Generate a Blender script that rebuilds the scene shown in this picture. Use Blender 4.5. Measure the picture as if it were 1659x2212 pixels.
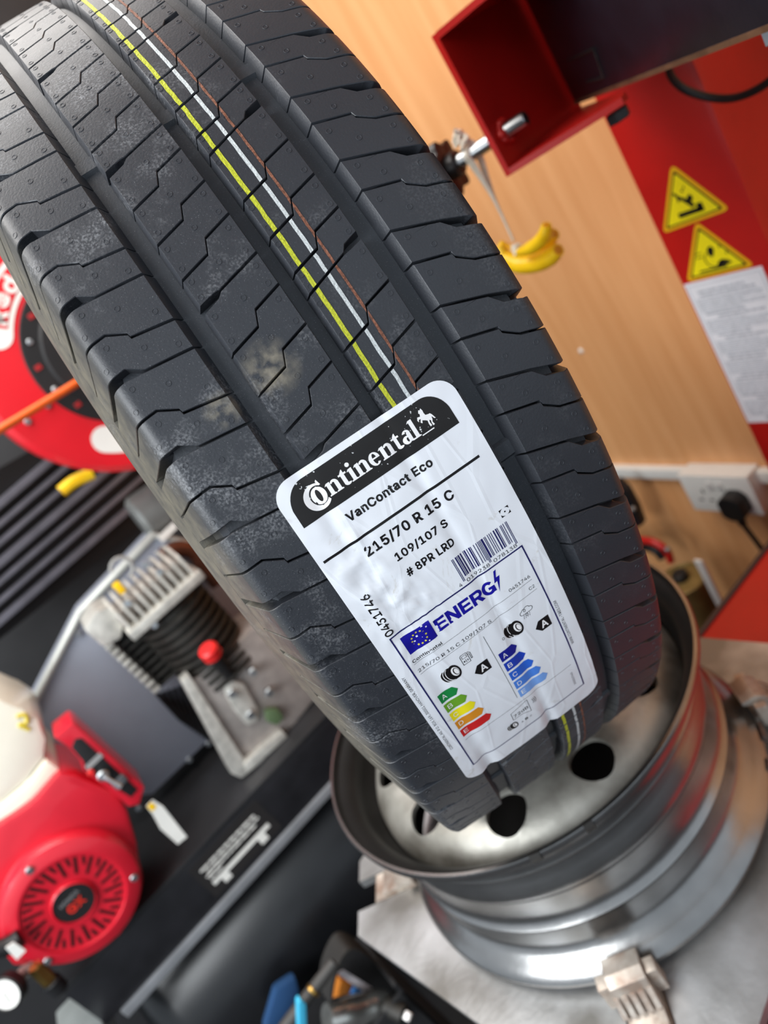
import bpy, bmesh, math, random
from mathutils import Vector, Matrix, noise
random.seed(7)
PI = math.pi
for o in list(bpy.data.objects):
    bpy.data.objects.remove(o, do_unlink=True)
SC = bpy.context.scene
COL = SC.collection

# ------------------------------------------------------------------ camera
CX, CY, CF = 829.5, 1106.0, 1564.135
W2 = Matrix(((0.685481098, -0.655892547, 0.316102248),
             (-0.473400656, -0.071645861, 0.877928636),
             (-0.553179431, -0.751446497, -0.359611845)))
CAM = Vector((-0.1988734, -0.5933402, 0.4673087))
cd = bpy.data.cameras.new('camera')
cam = bpy.data.objects.new('camera', cd)
COL.objects.link(cam)
r_, d_, f_ = W2.col[0], W2.col[1], W2.col[2]
cam.matrix_world = Matrix(((r_[0], -d_[0], -f_[0], CAM[0]), (r_[1], -d_[1], -f_[1], CAM[1]),
                           (r_[2], -d_[2], -f_[2], CAM[2]), (0, 0, 0, 1)))
cd.sensor_fit = 'VERTICAL'
cd.sensor_height = 24.0
cd.sensor_width = 18.0
cd.lens = CF / 2212.0 * 24.0
cd.clip_start = 0.02
cd.dof.use_dof = True
cd.dof.focus_distance = 0.325
cd.dof.aperture_fstop = 4.6
SC.camera = cam
# ------------------------------------------------------------------ light
wd = bpy.data.worlds.new('overcast_sky')
SC.world = wd
wd.use_nodes = True
bg = wd.node_tree.nodes['Background']
bg.inputs[0].default_value = (0.80, 0.90, 1.0, 1)
bg.inputs[1].default_value = 0.78

def area(name, loc, target, sx, sy, power, color):
    ld = bpy.data.lights.new(name, 'AREA')
    ld.shape = 'RECTANGLE'
    ld.size, ld.size_y = sx, sy
    ld.energy = power
    ld.color = color
    o = bpy.data.objects.new(name, ld)
    COL.objects.link(o)
    o.location = loc
    o.rotation_euler = (Vector(target) - Vector(loc)).to_track_quat('-Z', 'Y').to_euler()
    return o
area('ceiling_panel_light', (-0.35, 0.30, 1.38), (-0.33, 0.27, 0), 1.5, 0.90, 28, (1.0, 0.97, 0.93))
area('open_door_daylight', (-1.55, -0.50, 1.12), (0.05, 0.05, 0.15), 1.2, 1.3, 50, (0.93, 0.97, 1.0))
SC.view_settings.view_transform = 'Standard'
SC.view_settings.look = 'None'
SC.view_settings.exposure = 0.12
SC.view_settings.gamma = 1.0
SC.view_settings.use_curve_mapping = False

# ------------------------------------------------------------------ helpers
def ray(u, v):
    return W2 @ Vector(((u - CX) / CF, (v - CY) / CF, 1.0))
def aX(u, v, x):
    r = ray(u, v); return CAM + r * ((x - CAM[0]) / r[0])
def aY(u, v, y):
    r = ray(u, v); return CAM + r * ((y - CAM[1]) / r[1])
def aZ(u, v, z):
    r = ray(u, v); return CAM + r * ((z - CAM[2]) / r[2])

def srgb(h):
    if isinstance(h, str):
        c = [int(h[i:i + 2], 16) / 255 for i in (0, 2, 4)]
    else:
        c = [x / 255 for x in h]
    return tuple((x / 12.92 if x <= 0.04045 else ((x + 0.055) / 1.055) ** 2.4) for x in c) + (1,)

MATS = {}
def mat(name, col, rough=0.5, metal=0.0, var=0.0, vscale=30.0, bump=0.0, bscale=200.0, spec=0.5, col2=None, coat=0.0, stretch=None):
    if name in MATS:
        return MATS[name]
    m = bpy.data.materials.new(name)
    m.use_nodes = True
    nt = m.node_tree
    b = nt.nodes['Principled BSDF']
    c = srgb(col) if isinstance(col, str) or max(col) > 1 else tuple(col) + (1,)
    b.inputs['Base Color'].default_value = c
    b.inputs['Roughness'].default_value = rough
    b.inputs['Metallic'].default_value = metal
    b.inputs['Specular IOR Level'].default_value = spec
    b.inputs['Coat Weight'].default_value = coat
    tc = nt.nodes.new('ShaderNodeTexCoord')
    src = tc.outputs['Object']
    if stretch:
        mp = nt.nodes.new('ShaderNodeMapping')
        mp.inputs['Scale'].default_value = stretch
        nt.links.new(src, mp.inputs[0]); src = mp.outputs[0]
    if var > 0 or col2:
        n = nt.nodes.new('ShaderNodeTexNoise')
        n.inputs['Scale'].default_value = vscale
        n.inputs['Detail'].default_value = 6
        nt.links.new(src, n.inputs['Vector'])
        r = nt.nodes.new('ShaderNodeValToRGB')
        c2 = srgb(col2) if col2 else tuple(x * (1 - var) for x in c[:3]) + (1,)
        r.color_ramp.elements[0].position = 0.35; r.color_ramp.elements[0].color = c2
        r.color_ramp.elements[1].position = 0.65; r.color_ramp.elements[1].color = c
        nt.links.new(n.outputs['Fac'], r.inputs[0])
        nt.links.new(r.outputs[0], b.inputs['Base Color'])
    if bump > 0:
        n = nt.nodes.new('ShaderNodeTexNoise')
        n.inputs['Scale'].default_value = bscale
        n.inputs['Detail'].default_value = 3
        nt.links.new(src, n.inputs['Vector'])
        bp = nt.nodes.new('ShaderNodeBump')
        bp.inputs['Strength'].default_value = bump
        bp.inputs['Distance'].default_value = 0.001
        nt.links.new(n.outputs['Fac'], bp.inputs['Height'])
        nt.links.new(bp.outputs[0], b.inputs['Normal'])
    MATS[name] = m
    return m

def finish(bm, name, m, smooth=None):
    me = bpy.data.meshes.new(name)
    bmesh.ops.recalc_face_normals(bm, faces=bm.faces)
    bm.to_mesh(me); bm.free()
    if m is not None:
        for x in (m if isinstance(m, (list, tuple)) else [m]):
            me.materials.append(x)
    if smooth is not None:
        for p in me.polygons: p.use_smooth = True
        me.set_sharp_from_angle(angle=math.radians(smooth))
    return me

def obj(name, bm, m, parent=None, smooth=40, label=None, local=False, kind=None):
    """one mesh object; bm in world coordinates unless local, moved into the parent's frame"""
    top = parent
    if parent is not None and not local:
        M = Matrix.Identity(4)
        q = parent
        chain = []
        while q is not None:
            chain.append(q.matrix_basis.copy()); q = q.parent
        for c in chain: M = c @ M
        bm.transform(M.inverted())
    o = bpy.data.objects.new(name, finish(bm, name, m, smooth))
    COL.objects.link(o)
    if parent is not None: o.parent = parent
    if label: o['label'] = label
    if kind: o['kind'] = kind
    return o

def thing(name, label, cat, loc=(0, 0, 0), group=None, matrix=None):
    o = bpy.data.objects.new(name, None)
    COL.objects.link(o)
    o.empty_display_size = 0.05
    if matrix is not None: o.matrix_basis = matrix
    else: o.location = loc
    o['label'] = label; o['category'] = cat
    if group: o['group'] = group
    return o

def single(o, label, cat, group=None):
    o['label'] = label; o['category'] = cat
    if group: o['group'] = group
    return o

def rebase(o, base):
    """put a top-level mesh object's origin at its base point"""
    b = Vector(base)
    o.data.transform(Matrix.Translation(-b)); o.location = b
    return o

def box(bm, lo, hi, bev=0.0, M=None):
    lo = Vector(lo); hi = Vector(hi)
    r = bmesh.ops.create_cube(bm, size=1)
    vs = r['verts']
    c = (lo + hi) / 2; d = hi - lo
    for v in vs:
        v.co = Vector((v.co.x * d.x, v.co.y * d.y, v.co.z * d.z)) + c
    if M is not None:
        for v in vs: v.co = M @ v.co
    if bev > 0:
        es = list({e for v in vs for e in v.link_edges})
        bmesh.ops.bevel(bm, geom=es, offset=bev, segments=2, affect='EDGES', profile=0.6)
    return bm

def frame(axis):
    a = Vector(axis).normalized()
    h = Vector((0, 0, 1)) if abs(a.z) < 0.9 else Vector((1, 0, 0))
    u = a.cross(h).normalized(); w = a.cross(u).normalized()
    return a, u, w

def tube(bm, pts, rad, n=12, cap=True, closed=False):
    """swept round tube; rad number or list"""
    pts = [Vector(p) for p in pts]
    N = len(pts)
    rr = rad if isinstance(rad, (list, tuple)) else [rad] * N
    rings = []
    pu = None
    for i, p in enumerate(pts):
        if closed: t = pts[(i + 1) % N] - pts[i - 1]
        else: t = pts[min(i + 1, N - 1)] - pts[max(i - 1, 0)]
        a, u, w = frame(t)
        if pu is not None:
            u = (pu - a * pu.dot(a)).normalized(); w = a.cross(u)
        pu = u
        rings.append([bm.verts.new(p + (u * math.cos(2 * PI * k / n) + w * math.sin(2 * PI * k / n)) * rr[i]) for k in range(n)])
    L = N if closed else N - 1
    for i in range(L):
        A, B = rings[i], rings[(i + 1) % N]
        for k in range(n):
            bm.faces.new((A[k], A[(k + 1) % n], B[(k + 1) % n], B[k]))
    if cap and not closed:
        bm.faces.new(rings[0]); bm.faces.new(rings[-1][::-1])
    return bm

def smooth_path(pts, per=8):
    pts = [Vector(p) for p in pts]
    out = []
    P = [pts[0] * 2 - pts[1]] + pts + [pts[-1] * 2 - pts[-2]]
    for i in range(1, len(P) - 2):
        for k in range(per):
            t = k / per
            a, b, c, d = P[i - 1], P[i], P[i + 1], P[i + 2]
            out.append(0.5 * ((2 * b) + (c - a) * t + (2 * a - 5 * b + 4 * c - d) * t * t + (3 * b - a - 3 * c + d) * t ** 3))
    out.append(pts[-1])
    return out

def lathe(bm, prof, base, axis=(0, 0, 1), n=64, closed=False, a0=0, a1=2 * PI):
    """prof: list of (r, h) turned about axis through base"""
    a, u, w = frame(axis)
    b = Vector(base)
    full = abs(a1 - a0 - 2 * PI) < 1e-6
    cnt = n if full else n + 1
    rings = []
    for k in range(cnt):
        t = a0 + (a1 - a0) * k / n
        e = u * math.cos(t) + w * math.sin(t)
        rings.append([bm.verts.new(b + e * r + a * h) for r, h in prof])
    m = len(prof)
    for k in range(n if full else n):
        A, B = rings[k], rings[(k + 1) % cnt]
        for i in range(m if closed else m - 1):
            j = (i + 1) % m
            if prof[i][0] < 1e-7 and prof[j][0] < 1e-7: continue
            bm.faces.new((A[i], A[j], B[j], B[i]))
    bmesh.ops.remove_doubles(bm, verts=bm.verts, dist=1e-7)
    return bm

def cyl(bm, p0, p1, r, n=20, bev=0.0):
    p0 = Vector(p0); p1 = Vector(p1)
    h = (p1 - p0).length
    b = min(bev, r * 0.5, h * 0.45)
    prof = [(0, 0), (r - b, 0), (r, b), (r, h - b), (r - b, h), (0, h)] if b > 0 else [(0, 0), (r, 0), (r, h), (0, h)]
    return lathe(bm, prof, p0, p1 - p0, n)

def prism(bm, pts, d, bev=0.0):
    """closed solid from a planar 3D outline pushed by vector d"""
    d = Vector(d)
    vs = [bm.verts.new(Vector(p)) for p in pts]
    f = bm.faces.new(vs)
    r = bmesh.ops.extrude_face_region(bm, geom=[f])
    nv = [x for x in r['geom'] if isinstance(x, bmesh.types.BMVert)]
    for v in nv: v.co += d
    if bev > 0:
        es = list({e for v in nv for e in v.link_edges} | {e for v in vs for e in v.link_edges})
        bmesh.ops.bevel(bm, geom=es, offset=bev, segments=2, affect='EDGES', profile=0.6, clamp_overlap=True)
    return bm

def pY(bm, px, y0, y1, bev=0.0):
    return prism(bm, [aY(u, v, y0) for u, v in px], (0, y1 - y0, 0), bev)

def B(): return bmesh.new()

def copy_thing(root, loc):
    r = root.copy(); COL.objects.link(r); r.location = loc
    for ch in list(root.children):
        c = ch.copy(); COL.objects.link(c); c.parent = r
        for g in list(ch.children):
            d = g.copy(); COL.objects.link(d); d.parent = c
    return r

GLYPHS = {
    ' ': (188, ()),
    '#': (440, ('242,0 326,509 377,509 294,0', '10,140 19,192 400,192 391,140', '64,0 147,509 198,509 115,0', '40,316 49,368 429,368 421,316')),
    ',': (188, ('38,-119 68,71 137,71 84,-119',)),
    '-': (453, ('337,244 337,188 114,188 114,244',)),
    '.': (188, ('95,-4 86,-4 78,-1 70,3 63,9 57,16 53,24 50,32 50,41 50,50 53,59 57,66 63,73 70,79 78,83 86,86 95,87 104,86 113,83 121,79 128,73 134,66 138,59 140,50 141,41 140,32 138,24 134,16 128,9 121,3 113,-1 104,-4',)),
    '/': (249, ('235,533 71,-76 14,-76 178,533',)),
    '0': (453, ('227,-7 199,-5 174,1 151,11 130,24 111,41 95,62 80,86 69,113 60,144 53,178 49,214 48,254 49,294 53,330 60,364 69,395 81,422 95,447 112,467 130,484 151,498 174,508 200,514 227,516 254,514 279,508 302,498 323,484 342,467 358,447 372,422 384,395 393,364 400,330 404,294 405,254 404,214 400,178 393,144 384,113 373,86 359,62 342,41 323,24 302,11 279,1 254,-5', '227,50 245,51 261,56 276,63 290,74 303,87 313,103 323,122 330,144 336,168 340,194 343,223 344,254 343,285 340,314 336,341 330,365 323,387 313,405 303,422 290,435 276,446 261,453 245,458 227,460 209,458 192,453 177,446 163,435 151,422 140,405 131,387 123,365 117,341 113,314 110,285 109,254 110,223 113,194 117,168 123,144 131,122 140,103 151,87 163,74 177,63 192,56 209,51')),
    '1': (453, ('76,0 76,55 391,55 391,0', '276,509 276,0 212,0 212,448 209,448 86,358 86,427 198,509')),
    '2': (453, ('64,0 64,47 234,229 282,282 291,294 299,305 305,316 311,327 315,337 318,348 320,360 320,371 319,385 317,397 313,408 308,419 301,428 293,436 283,443 273,449 262,454 250,457 237,459 224,460 209,459 196,457 184,453 172,447 162,441 153,433 145,424 139,413 134,402 130,390 128,376 127,362 66,362 67,384 71,405 77,424 86,442 98,459 111,473 126,486 143,496 162,505 182,511 203,514 225,516 247,514 268,511 288,505 306,497 323,486 337,474 350,461 361,445 370,428 376,411 380,392 381,372 380,358 378,345 375,331 371,318 365,304 357,290 347,275 336,259 322,241 306,223 288,202 267,180 153,60 153,57 389,57 389,0',)),
    '3': (453, ('218,-7 195,-6 173,-3 152,2 133,10 114,19 98,30 83,43 70,57 60,74 52,91 46,111 44,132 109,132 111,119 115,107 120,97 126,87 134,78 144,71 154,64 165,59 178,55 191,52 204,50 219,50 234,51 248,53 262,56 275,61 287,67 297,74 307,83 315,93 321,104 325,116 328,130 329,145 328,158 326,172 322,184 316,196 308,207 299,217 288,226 275,234 260,240 242,244 223,247 201,248 157,248 157,299 288,448 288,452 70,452 70,509 372,509 372,461 211,278 211,289 239,290 264,288 287,284 308,276 327,265 344,253 359,239 371,222 381,205 387,186 392,166 393,145 392,123 387,103 380,84 370,66 358,50 344,36 327,23 309,12 288,4 266,-2 243,-6',)),
    '4': (453, ('40,105 40,158 247,509 311,509 109,166 109,163 413,163 413,105', '282,0 282,121 282,146 282,318 343,318 343,0')),
    '5': (453, ('221,-7 199,-6 178,-2 159,3 140,11 123,21 108,32 94,45 83,60 73,76 66,93 62,111 60,130 122,130 124,119 127,108 132,98 138,89 145,80 154,73 163,66 173,60 184,56 196,52 208,50 221,50 236,51 250,53 264,58 276,64 288,72 298,82 307,92 314,104 320,117 324,131 327,146 328,162 327,178 324,193 320,208 314,221 306,233 297,244 286,254 275,262 262,269 248,273 233,276 218,277 205,276 192,275 180,272 167,268 156,264 145,258 136,252 128,246 67,253 96,509 366,509 366,452 151,452 134,301 136,301 145,308 155,315 166,320 178,325 190,329 203,331 216,333 229,334 247,333 263,330 279,326 294,321 308,314 321,306 334,296 345,285 355,273 364,260 372,246 379,231 384,215 388,199 390,181 391,163 390,139 385,117 379,95 369,76 357,57 343,41 327,27 309,15 289,6 268,-1 245,-5',)),
    '6': (453, ('226,-7 203,-5 182,-1 161,5 142,15 125,26 109,40 96,56 84,74 75,94 69,115 65,138 64,162 65,180 68,199 73,219 80,239 89,261 102,285 118,311 137,340 252,509 322,509 151,261 145,261 165,288 196,307 205,310 214,312 224,314 235,314 257,313 278,309 298,303 316,295 332,284 346,271 359,257 370,240 378,221 384,201 388,180 389,157 388,134 384,112 377,92 368,73 356,55 343,39 327,26 310,14 291,5 271,-2 249,-6', '226,48 241,49 254,52 267,56 279,63 289,70 299,79 307,90 314,101 320,114 324,128 327,142 327,157 327,173 324,187 320,201 314,213 307,225 299,235 289,244 279,251 267,258 254,262 241,264 226,265 212,264 198,262 186,258 174,252 163,244 153,235 145,225 138,214 132,201 128,188 126,174 125,158 126,143 128,128 132,114 138,102 145,90 153,79 163,70 174,63 186,56 198,52 212,49')),
    '7': (453, ('97,0 323,448 323,452 62,452 62,509 391,509 391,449 165,0',)),
    '8': (453, ('226,-7 201,-6 178,-2 156,3 136,11 117,21 101,33 86,47 74,62 64,78 57,96 53,115 52,135 53,151 55,166 59,181 65,195 72,208 81,220 90,231 101,241 113,249 125,256 139,261 153,265 153,267 135,273 119,282 105,293 93,308 83,324 76,342 72,360 70,380 72,399 75,417 82,434 90,450 101,464 114,477 129,488 146,498 164,506 184,511 204,514 226,516 248,514 269,511 288,506 306,498 323,488 337,477 350,464 361,450 370,434 377,417 380,399 382,380 380,361 376,342 369,324 359,308 347,293 333,282 318,273 300,267 300,265 314,261 327,256 339,249 351,241 362,231 372,220 380,208 387,195 393,181 397,166 400,151 401,135 399,115 395,96 388,78 378,62 366,47 352,33 335,21 317,11 296,3 275,-2 251,-6', '226,49 243,50 258,52 272,55 285,60 296,66 307,74 315,82 323,91 329,102 333,113 336,126 337,139 336,152 333,165 329,177 322,189 314,199 305,208 295,216 283,223 270,228 256,232 242,234 226,235 211,234 196,232 182,228 169,223 157,216 147,208 138,199 130,189 123,177 119,165 116,152 115,139 116,126 119,113 123,102 129,91 136,82 145,74 156,66 167,60 180,55 195,52 210,50', '226,290 239,290 252,292 263,296 274,300 284,306 293,313 300,321 307,330 312,341 316,351 318,363 319,376 318,388 316,399 313,410 308,420 301,429 294,437 285,444 275,449 264,454 252,457 240,459 226,460 213,459 200,457 188,454 177,449 167,444 159,437 151,429 145,420 139,410 136,399 134,388 133,376 134,363 136,351 139,341 145,330 151,321 159,313 168,306 178,300 189,296 201,292 213,290')),
    '9': (453, ('226,516 249,514 271,510 291,503 310,494 328,482 343,468 356,452 368,434 377,414 384,393 388,371 389,347 388,328 385,309 380,290 373,270 363,248 350,224 334,197 315,168 200,0 130,0 301,248 307,248 287,221 257,202 248,199 238,196 228,195 218,195 195,196 175,199 155,206 137,214 121,225 106,237 94,252 83,269 74,287 68,307 65,329 64,352 65,375 69,397 75,417 85,436 96,454 110,469 125,483 143,494 162,504 182,510 203,514', '226,460 212,459 199,457 186,452 174,446 163,438 154,429 145,419 138,407 133,395 129,381 126,367 125,352 126,336 129,322 133,308 138,295 145,284 154,274 163,265 174,257 186,251 199,247 212,244 226,243 240,244 254,247 267,251 279,257 289,265 299,273 307,284 314,295 320,308 324,321 327,335 327,350 327,366 324,381 320,394 314,407 307,419 299,429 290,438 279,446 267,452 254,457 241,459')),
    'A': (480, ('16,0 201,509 276,509 463,0 395,0 287,302 264,372 232,478 245,478 213,371 191,302 85,0', '110,142 110,199 370,199 370,142')),
    'B': (456, ('60,0 60,509 241,509 266,508 289,504 310,499 329,491 345,481 359,469 371,456 381,442 388,426 394,410 397,392 398,374 397,358 395,344 392,331 387,320 380,310 373,301 365,293 356,286 347,280 336,275 326,270 315,267 315,262 327,261 339,257 351,252 363,245 374,237 385,227 394,216 402,203 409,189 414,173 417,155 418,136 417,117 413,100 408,83 400,67 390,52 377,39 362,28 344,18 324,10 301,4 275,1 247,0', '125,57 245,57 272,58 296,63 315,70 330,80 341,92 349,105 354,120 355,137 355,149 352,161 348,173 342,184 335,194 327,203 317,211 306,218 293,224 279,228 264,230 248,231 125,231', '125,285 238,285 252,286 265,288 277,291 288,296 299,302 308,309 316,317 323,326 329,337 333,348 335,359 336,372 334,388 330,403 323,417 313,429 299,439 283,446 263,450 240,452 125,452')),
    'C': (510, ('267,-7 235,-5 205,1 177,11 150,25 126,42 104,63 86,88 70,115 57,146 48,179 42,215 40,254 42,293 48,329 57,362 70,393 86,421 104,445 126,466 150,484 177,498 205,508 235,514 267,516 286,515 305,513 323,509 340,504 357,498 373,490 388,481 402,471 415,460 427,447 438,433 448,418 456,402 463,385 469,367 473,348 408,348 405,361 401,373 395,384 389,395 382,404 375,413 366,421 357,428 348,435 337,440 327,445 315,449 304,452 292,454 280,455 267,456 245,454 223,450 203,443 184,432 166,419 150,403 137,385 125,364 116,340 109,314 105,285 103,254 105,223 109,194 116,168 125,145 137,123 151,105 166,89 184,76 203,66 223,59 245,54 267,53 280,53 292,55 304,57 315,60 327,64 337,69 348,74 357,81 366,88 375,96 382,105 389,114 395,125 401,136 405,148 408,160 473,160 469,142 463,124 457,107 448,91 438,76 428,62 416,49 402,38 388,28 373,19 357,11 341,5 323,0 305,-4 286,-6',)),
    'D': (502, ('219,0 96,0 96,57 215,57 244,58 272,63 296,70 318,81 337,94 354,110 368,128 379,149 388,172 394,198 398,226 399,255 398,285 394,312 388,337 379,361 368,381 354,399 338,415 320,428 299,438 275,446 249,450 221,452 93,452 93,509 225,509 261,507 294,501 325,492 353,478 377,461 399,441 418,418 433,391 446,361 455,329 460,293 462,255 460,217 455,181 446,149 433,119 417,92 398,68 376,48 351,31 322,17 291,8 256,2', '125,509 125,0 60,0 60,509')),
    'E': (419, ('60,0 60,509 372,509 372,452 125,452 125,286 355,286 355,229 125,229 125,57 375,57 375,0',)),
    'G': (520, ('269,-7 236,-5 205,1 176,11 149,25 125,43 104,64 85,88 69,116 57,146 47,179 42,215 40,254 42,293 47,329 57,362 69,393 85,421 103,445 125,466 149,484 175,498 203,508 233,514 265,516 285,515 304,513 322,509 340,504 358,497 374,489 389,480 403,469 416,458 429,445 439,431 449,416 458,401 465,384 470,367 474,349 408,349 404,361 399,372 393,383 387,393 380,403 373,411 365,420 356,427 347,434 337,439 326,444 315,448 304,452 291,454 279,455 265,456 243,454 222,450 202,443 183,432 166,419 150,404 137,385 125,364 116,340 109,314 105,285 103,254 105,223 109,194 116,168 125,145 137,124 151,105 166,90 184,76 203,66 224,59 246,54 269,53 290,54 309,57 328,63 345,71 360,81 374,93 386,107 396,123 404,141 410,160 414,180 415,202 434,199 283,199 283,256 478,256 478,200 476,170 471,141 463,115 451,91 436,69 419,50 399,33 377,19 352,8 326,0 298,-5',)),
    'H': (517, ('60,0 60,509 125,509 125,289 392,289 392,509 457,509 457,0 392,0 392,232 125,232 125,0',)),
    'I': (300, ('31,0 31,57 118,57 118,452 31,452 31,509 269,509 269,452 183,452 183,57 269,57 269,0',)),
    'L': (393, ('60,0 60,509 125,509 125,57 361,57 361,0',)),
    'M': (628, ('60,0 60,509 152,509 277,187 287,159 299,123 311,84 322,49 307,49 318,83 330,121 342,158 352,187 476,509 568,509 568,0 504,0 504,291 504,327 505,369 506,413 507,457 513,457 498,409 482,363 467,322 456,291 342,0 286,0 170,291 159,321 145,361 129,408 112,457 119,457 120,416 121,372 122,328 122,291 122,0',)),
    'N': (523, ('60,0 60,509 136,509 343,183 363,151 388,107 414,55 405,54 401,108 399,157 399,195 399,509 463,509 463,0 387,0 202,290 177,331 148,381 108,452 119,454 122,384 124,328 125,291 125,0',)),
    'O': (533, ('267,-7 235,-5 205,1 177,11 150,25 126,42 105,63 86,88 70,115 57,146 48,179 42,215 40,254 42,293 48,329 57,362 70,393 86,421 105,445 126,466 150,484 177,498 205,508 235,514 267,516 299,514 329,508 357,498 384,484 408,466 429,445 448,421 464,393 477,362 486,329 491,293 493,254 491,215 486,179 477,146 464,115 448,88 429,63 408,42 384,25 357,11 329,1 299,-5', '267,53 289,54 310,59 330,66 349,76 367,89 383,105 396,123 408,144 418,168 425,194 429,223 430,254 429,286 425,314 418,341 408,365 396,386 383,404 367,420 349,433 330,443 310,450 289,454 267,456 245,454 223,450 203,443 184,433 167,420 151,404 137,385 125,364 116,340 109,314 105,285 103,254 105,223 109,194 116,168 125,144 137,123 151,105 167,89 184,76 203,66 223,59 245,54')),
    'P': (445, ('60,0 60,509 235,509 263,507 289,503 312,497 332,487 350,476 366,462 379,447 390,430 398,411 404,391 407,370 409,348 407,325 404,304 398,284 390,265 379,248 366,233 350,219 332,207 312,198 289,191 263,187 235,186 109,186 109,242 233,242 252,243 269,246 284,250 297,256 308,264 318,272 327,282 333,294 338,306 342,319 344,333 344,348 344,362 342,376 338,389 333,402 326,413 318,423 308,431 297,439 284,444 268,449 251,451 232,452 125,452 125,0',)),
    'R': (449, ('60,0 60,509 236,509 264,507 290,504 313,497 333,489 351,478 367,465 380,450 390,433 399,415 405,395 408,374 409,352 408,330 405,309 399,290 390,271 380,255 367,240 351,228 333,217 312,209 289,203 264,199 236,198 96,198 96,255 234,255 252,256 269,258 284,262 298,267 309,273 319,281 327,290 334,300 339,312 342,324 344,338 345,352 344,367 342,380 339,393 334,405 327,415 319,425 309,433 298,440 284,445 269,449 252,451 233,452 125,452 125,0', '353,0 230,229 303,229 428,0')),
    'S': (447, ('224,-9 197,-8 172,-4 149,1 128,9 108,19 91,31 76,45 64,60 54,77 46,96 41,115 38,137 104,137 107,123 110,110 116,98 123,88 132,79 142,71 154,64 166,59 180,55 194,52 209,50 224,49 241,50 257,52 272,55 286,60 299,66 311,74 321,82 329,92 336,102 341,114 345,126 346,139 345,151 342,161 338,171 332,179 325,186 316,193 307,199 296,205 245,222 184,239 154,249 128,260 105,274 86,289 71,307 60,326 54,348 52,372 53,393 58,413 65,431 75,448 87,463 102,476 119,488 138,498 158,506 180,511 203,514 227,516 252,514 275,511 296,505 316,498 334,488 351,476 365,463 377,449 387,433 394,415 399,397 401,378 337,378 334,396 326,412 316,426 302,437 286,447 267,453 247,457 225,459 209,458 194,456 180,452 167,448 156,442 145,435 136,427 129,418 123,409 118,398 116,387 115,376 116,363 119,352 124,342 131,334 139,326 148,319 158,313 169,308 212,293 264,279 312,264 324,258 336,252 347,245 359,238 369,229 379,220 387,209 395,198 401,185 405,171 407,155 408,139 407,118 403,99 396,81 386,64 374,48 360,34 343,21 323,11 302,2 278,-4 252,-8',)),
    'T': (449, ('32,452 32,509 417,509 417,452 257,452 257,0 193,0 193,452',)),
    'V': (480, ('204,0 16,509 84,509 192,206 215,137 248,31 235,31 267,138 290,206 395,509 463,509 278,0',)),
    'W': (686, ('155,0 16,509 82,509 163,196 175,145 187,94 197,40 189,40 200,94 211,145 224,196 306,509 380,509 462,196 474,145 486,94 497,40 488,40 499,94 510,145 523,196 603,509 670,509 530,0 455,0 368,323 351,391 336,475 350,475 335,395 318,323 230,0',)),
    'X': (474, ('18,0 217,284 217,236 29,509 104,509 178,400 204,361 223,329 243,292 232,292 252,329 272,361 298,400 374,509 446,509 259,239 259,287 456,0 382,0 292,129 268,165 250,195 230,231 244,231 225,196 206,166 182,129 91,0',)),
    'Y': (472, ('203,0 203,208 16,509 91,509 192,344 222,292 250,230 224,230 251,293 280,344 381,509 455,509 268,208 268,0',)),
    'a': (389, ('160,-9 142,-8 126,-5 110,-1 94,5 80,12 68,22 57,32 48,45 40,58 35,73 31,90 30,108 31,123 34,138 38,150 43,161 50,171 58,179 67,187 78,193 89,199 100,203 112,207 125,211 178,220 234,227 265,235 276,255 276,257 275,268 273,279 271,288 267,297 262,304 256,311 248,317 240,322 230,326 220,329 208,330 196,331 183,330 171,329 159,326 149,322 118,301 100,274 41,291 48,308 57,322 67,335 79,346 91,355 104,364 118,370 133,375 148,379 163,382 179,384 194,384 239,379 251,376 263,372 275,367 286,360 296,353 306,343 315,333 322,320 329,306 333,290 336,272 337,251 337,0 277,0 277,52 272,52 252,25 244,18 236,12 226,6 215,1 203,-3 190,-6 176,-8', '170,45 187,46 202,49 216,53 228,59 239,66 248,74 257,83 263,93 269,104 272,115 275,126 276,138 276,190 259,182 231,176 200,171 175,168 134,159 125,155 117,150 110,145 103,139 98,132 95,124 93,115 92,105 92,95 94,87 98,79 102,72 107,66 114,61 121,56 130,52 139,49 149,47 159,46')),
    'c': (396, ('207,-8 182,-7 159,-2 137,6 117,16 98,30 82,46 68,64 56,85 46,108 40,133 36,159 34,187 36,216 40,243 46,268 56,291 68,312 82,330 98,346 117,360 137,371 159,378 182,383 207,384 221,384 234,383 247,380 260,377 272,373 284,368 295,362 305,356 315,349 324,341 332,332 340,322 347,312 353,301 358,289 362,277 303,262 290,289 270,311 242,325 207,330 189,329 173,325 158,319 145,310 134,300 124,287 115,274 108,258 103,242 99,224 97,206 96,187 97,169 99,151 103,134 108,117 115,102 124,89 134,76 145,66 158,57 173,51 189,48 207,46 243,52 271,66 292,89 304,117 363,102 359,90 354,78 348,67 341,56 334,46 325,37 316,29 306,21 296,15 285,9 273,4 261,-1 248,-4 235,-6 221,-8',)),
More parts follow.
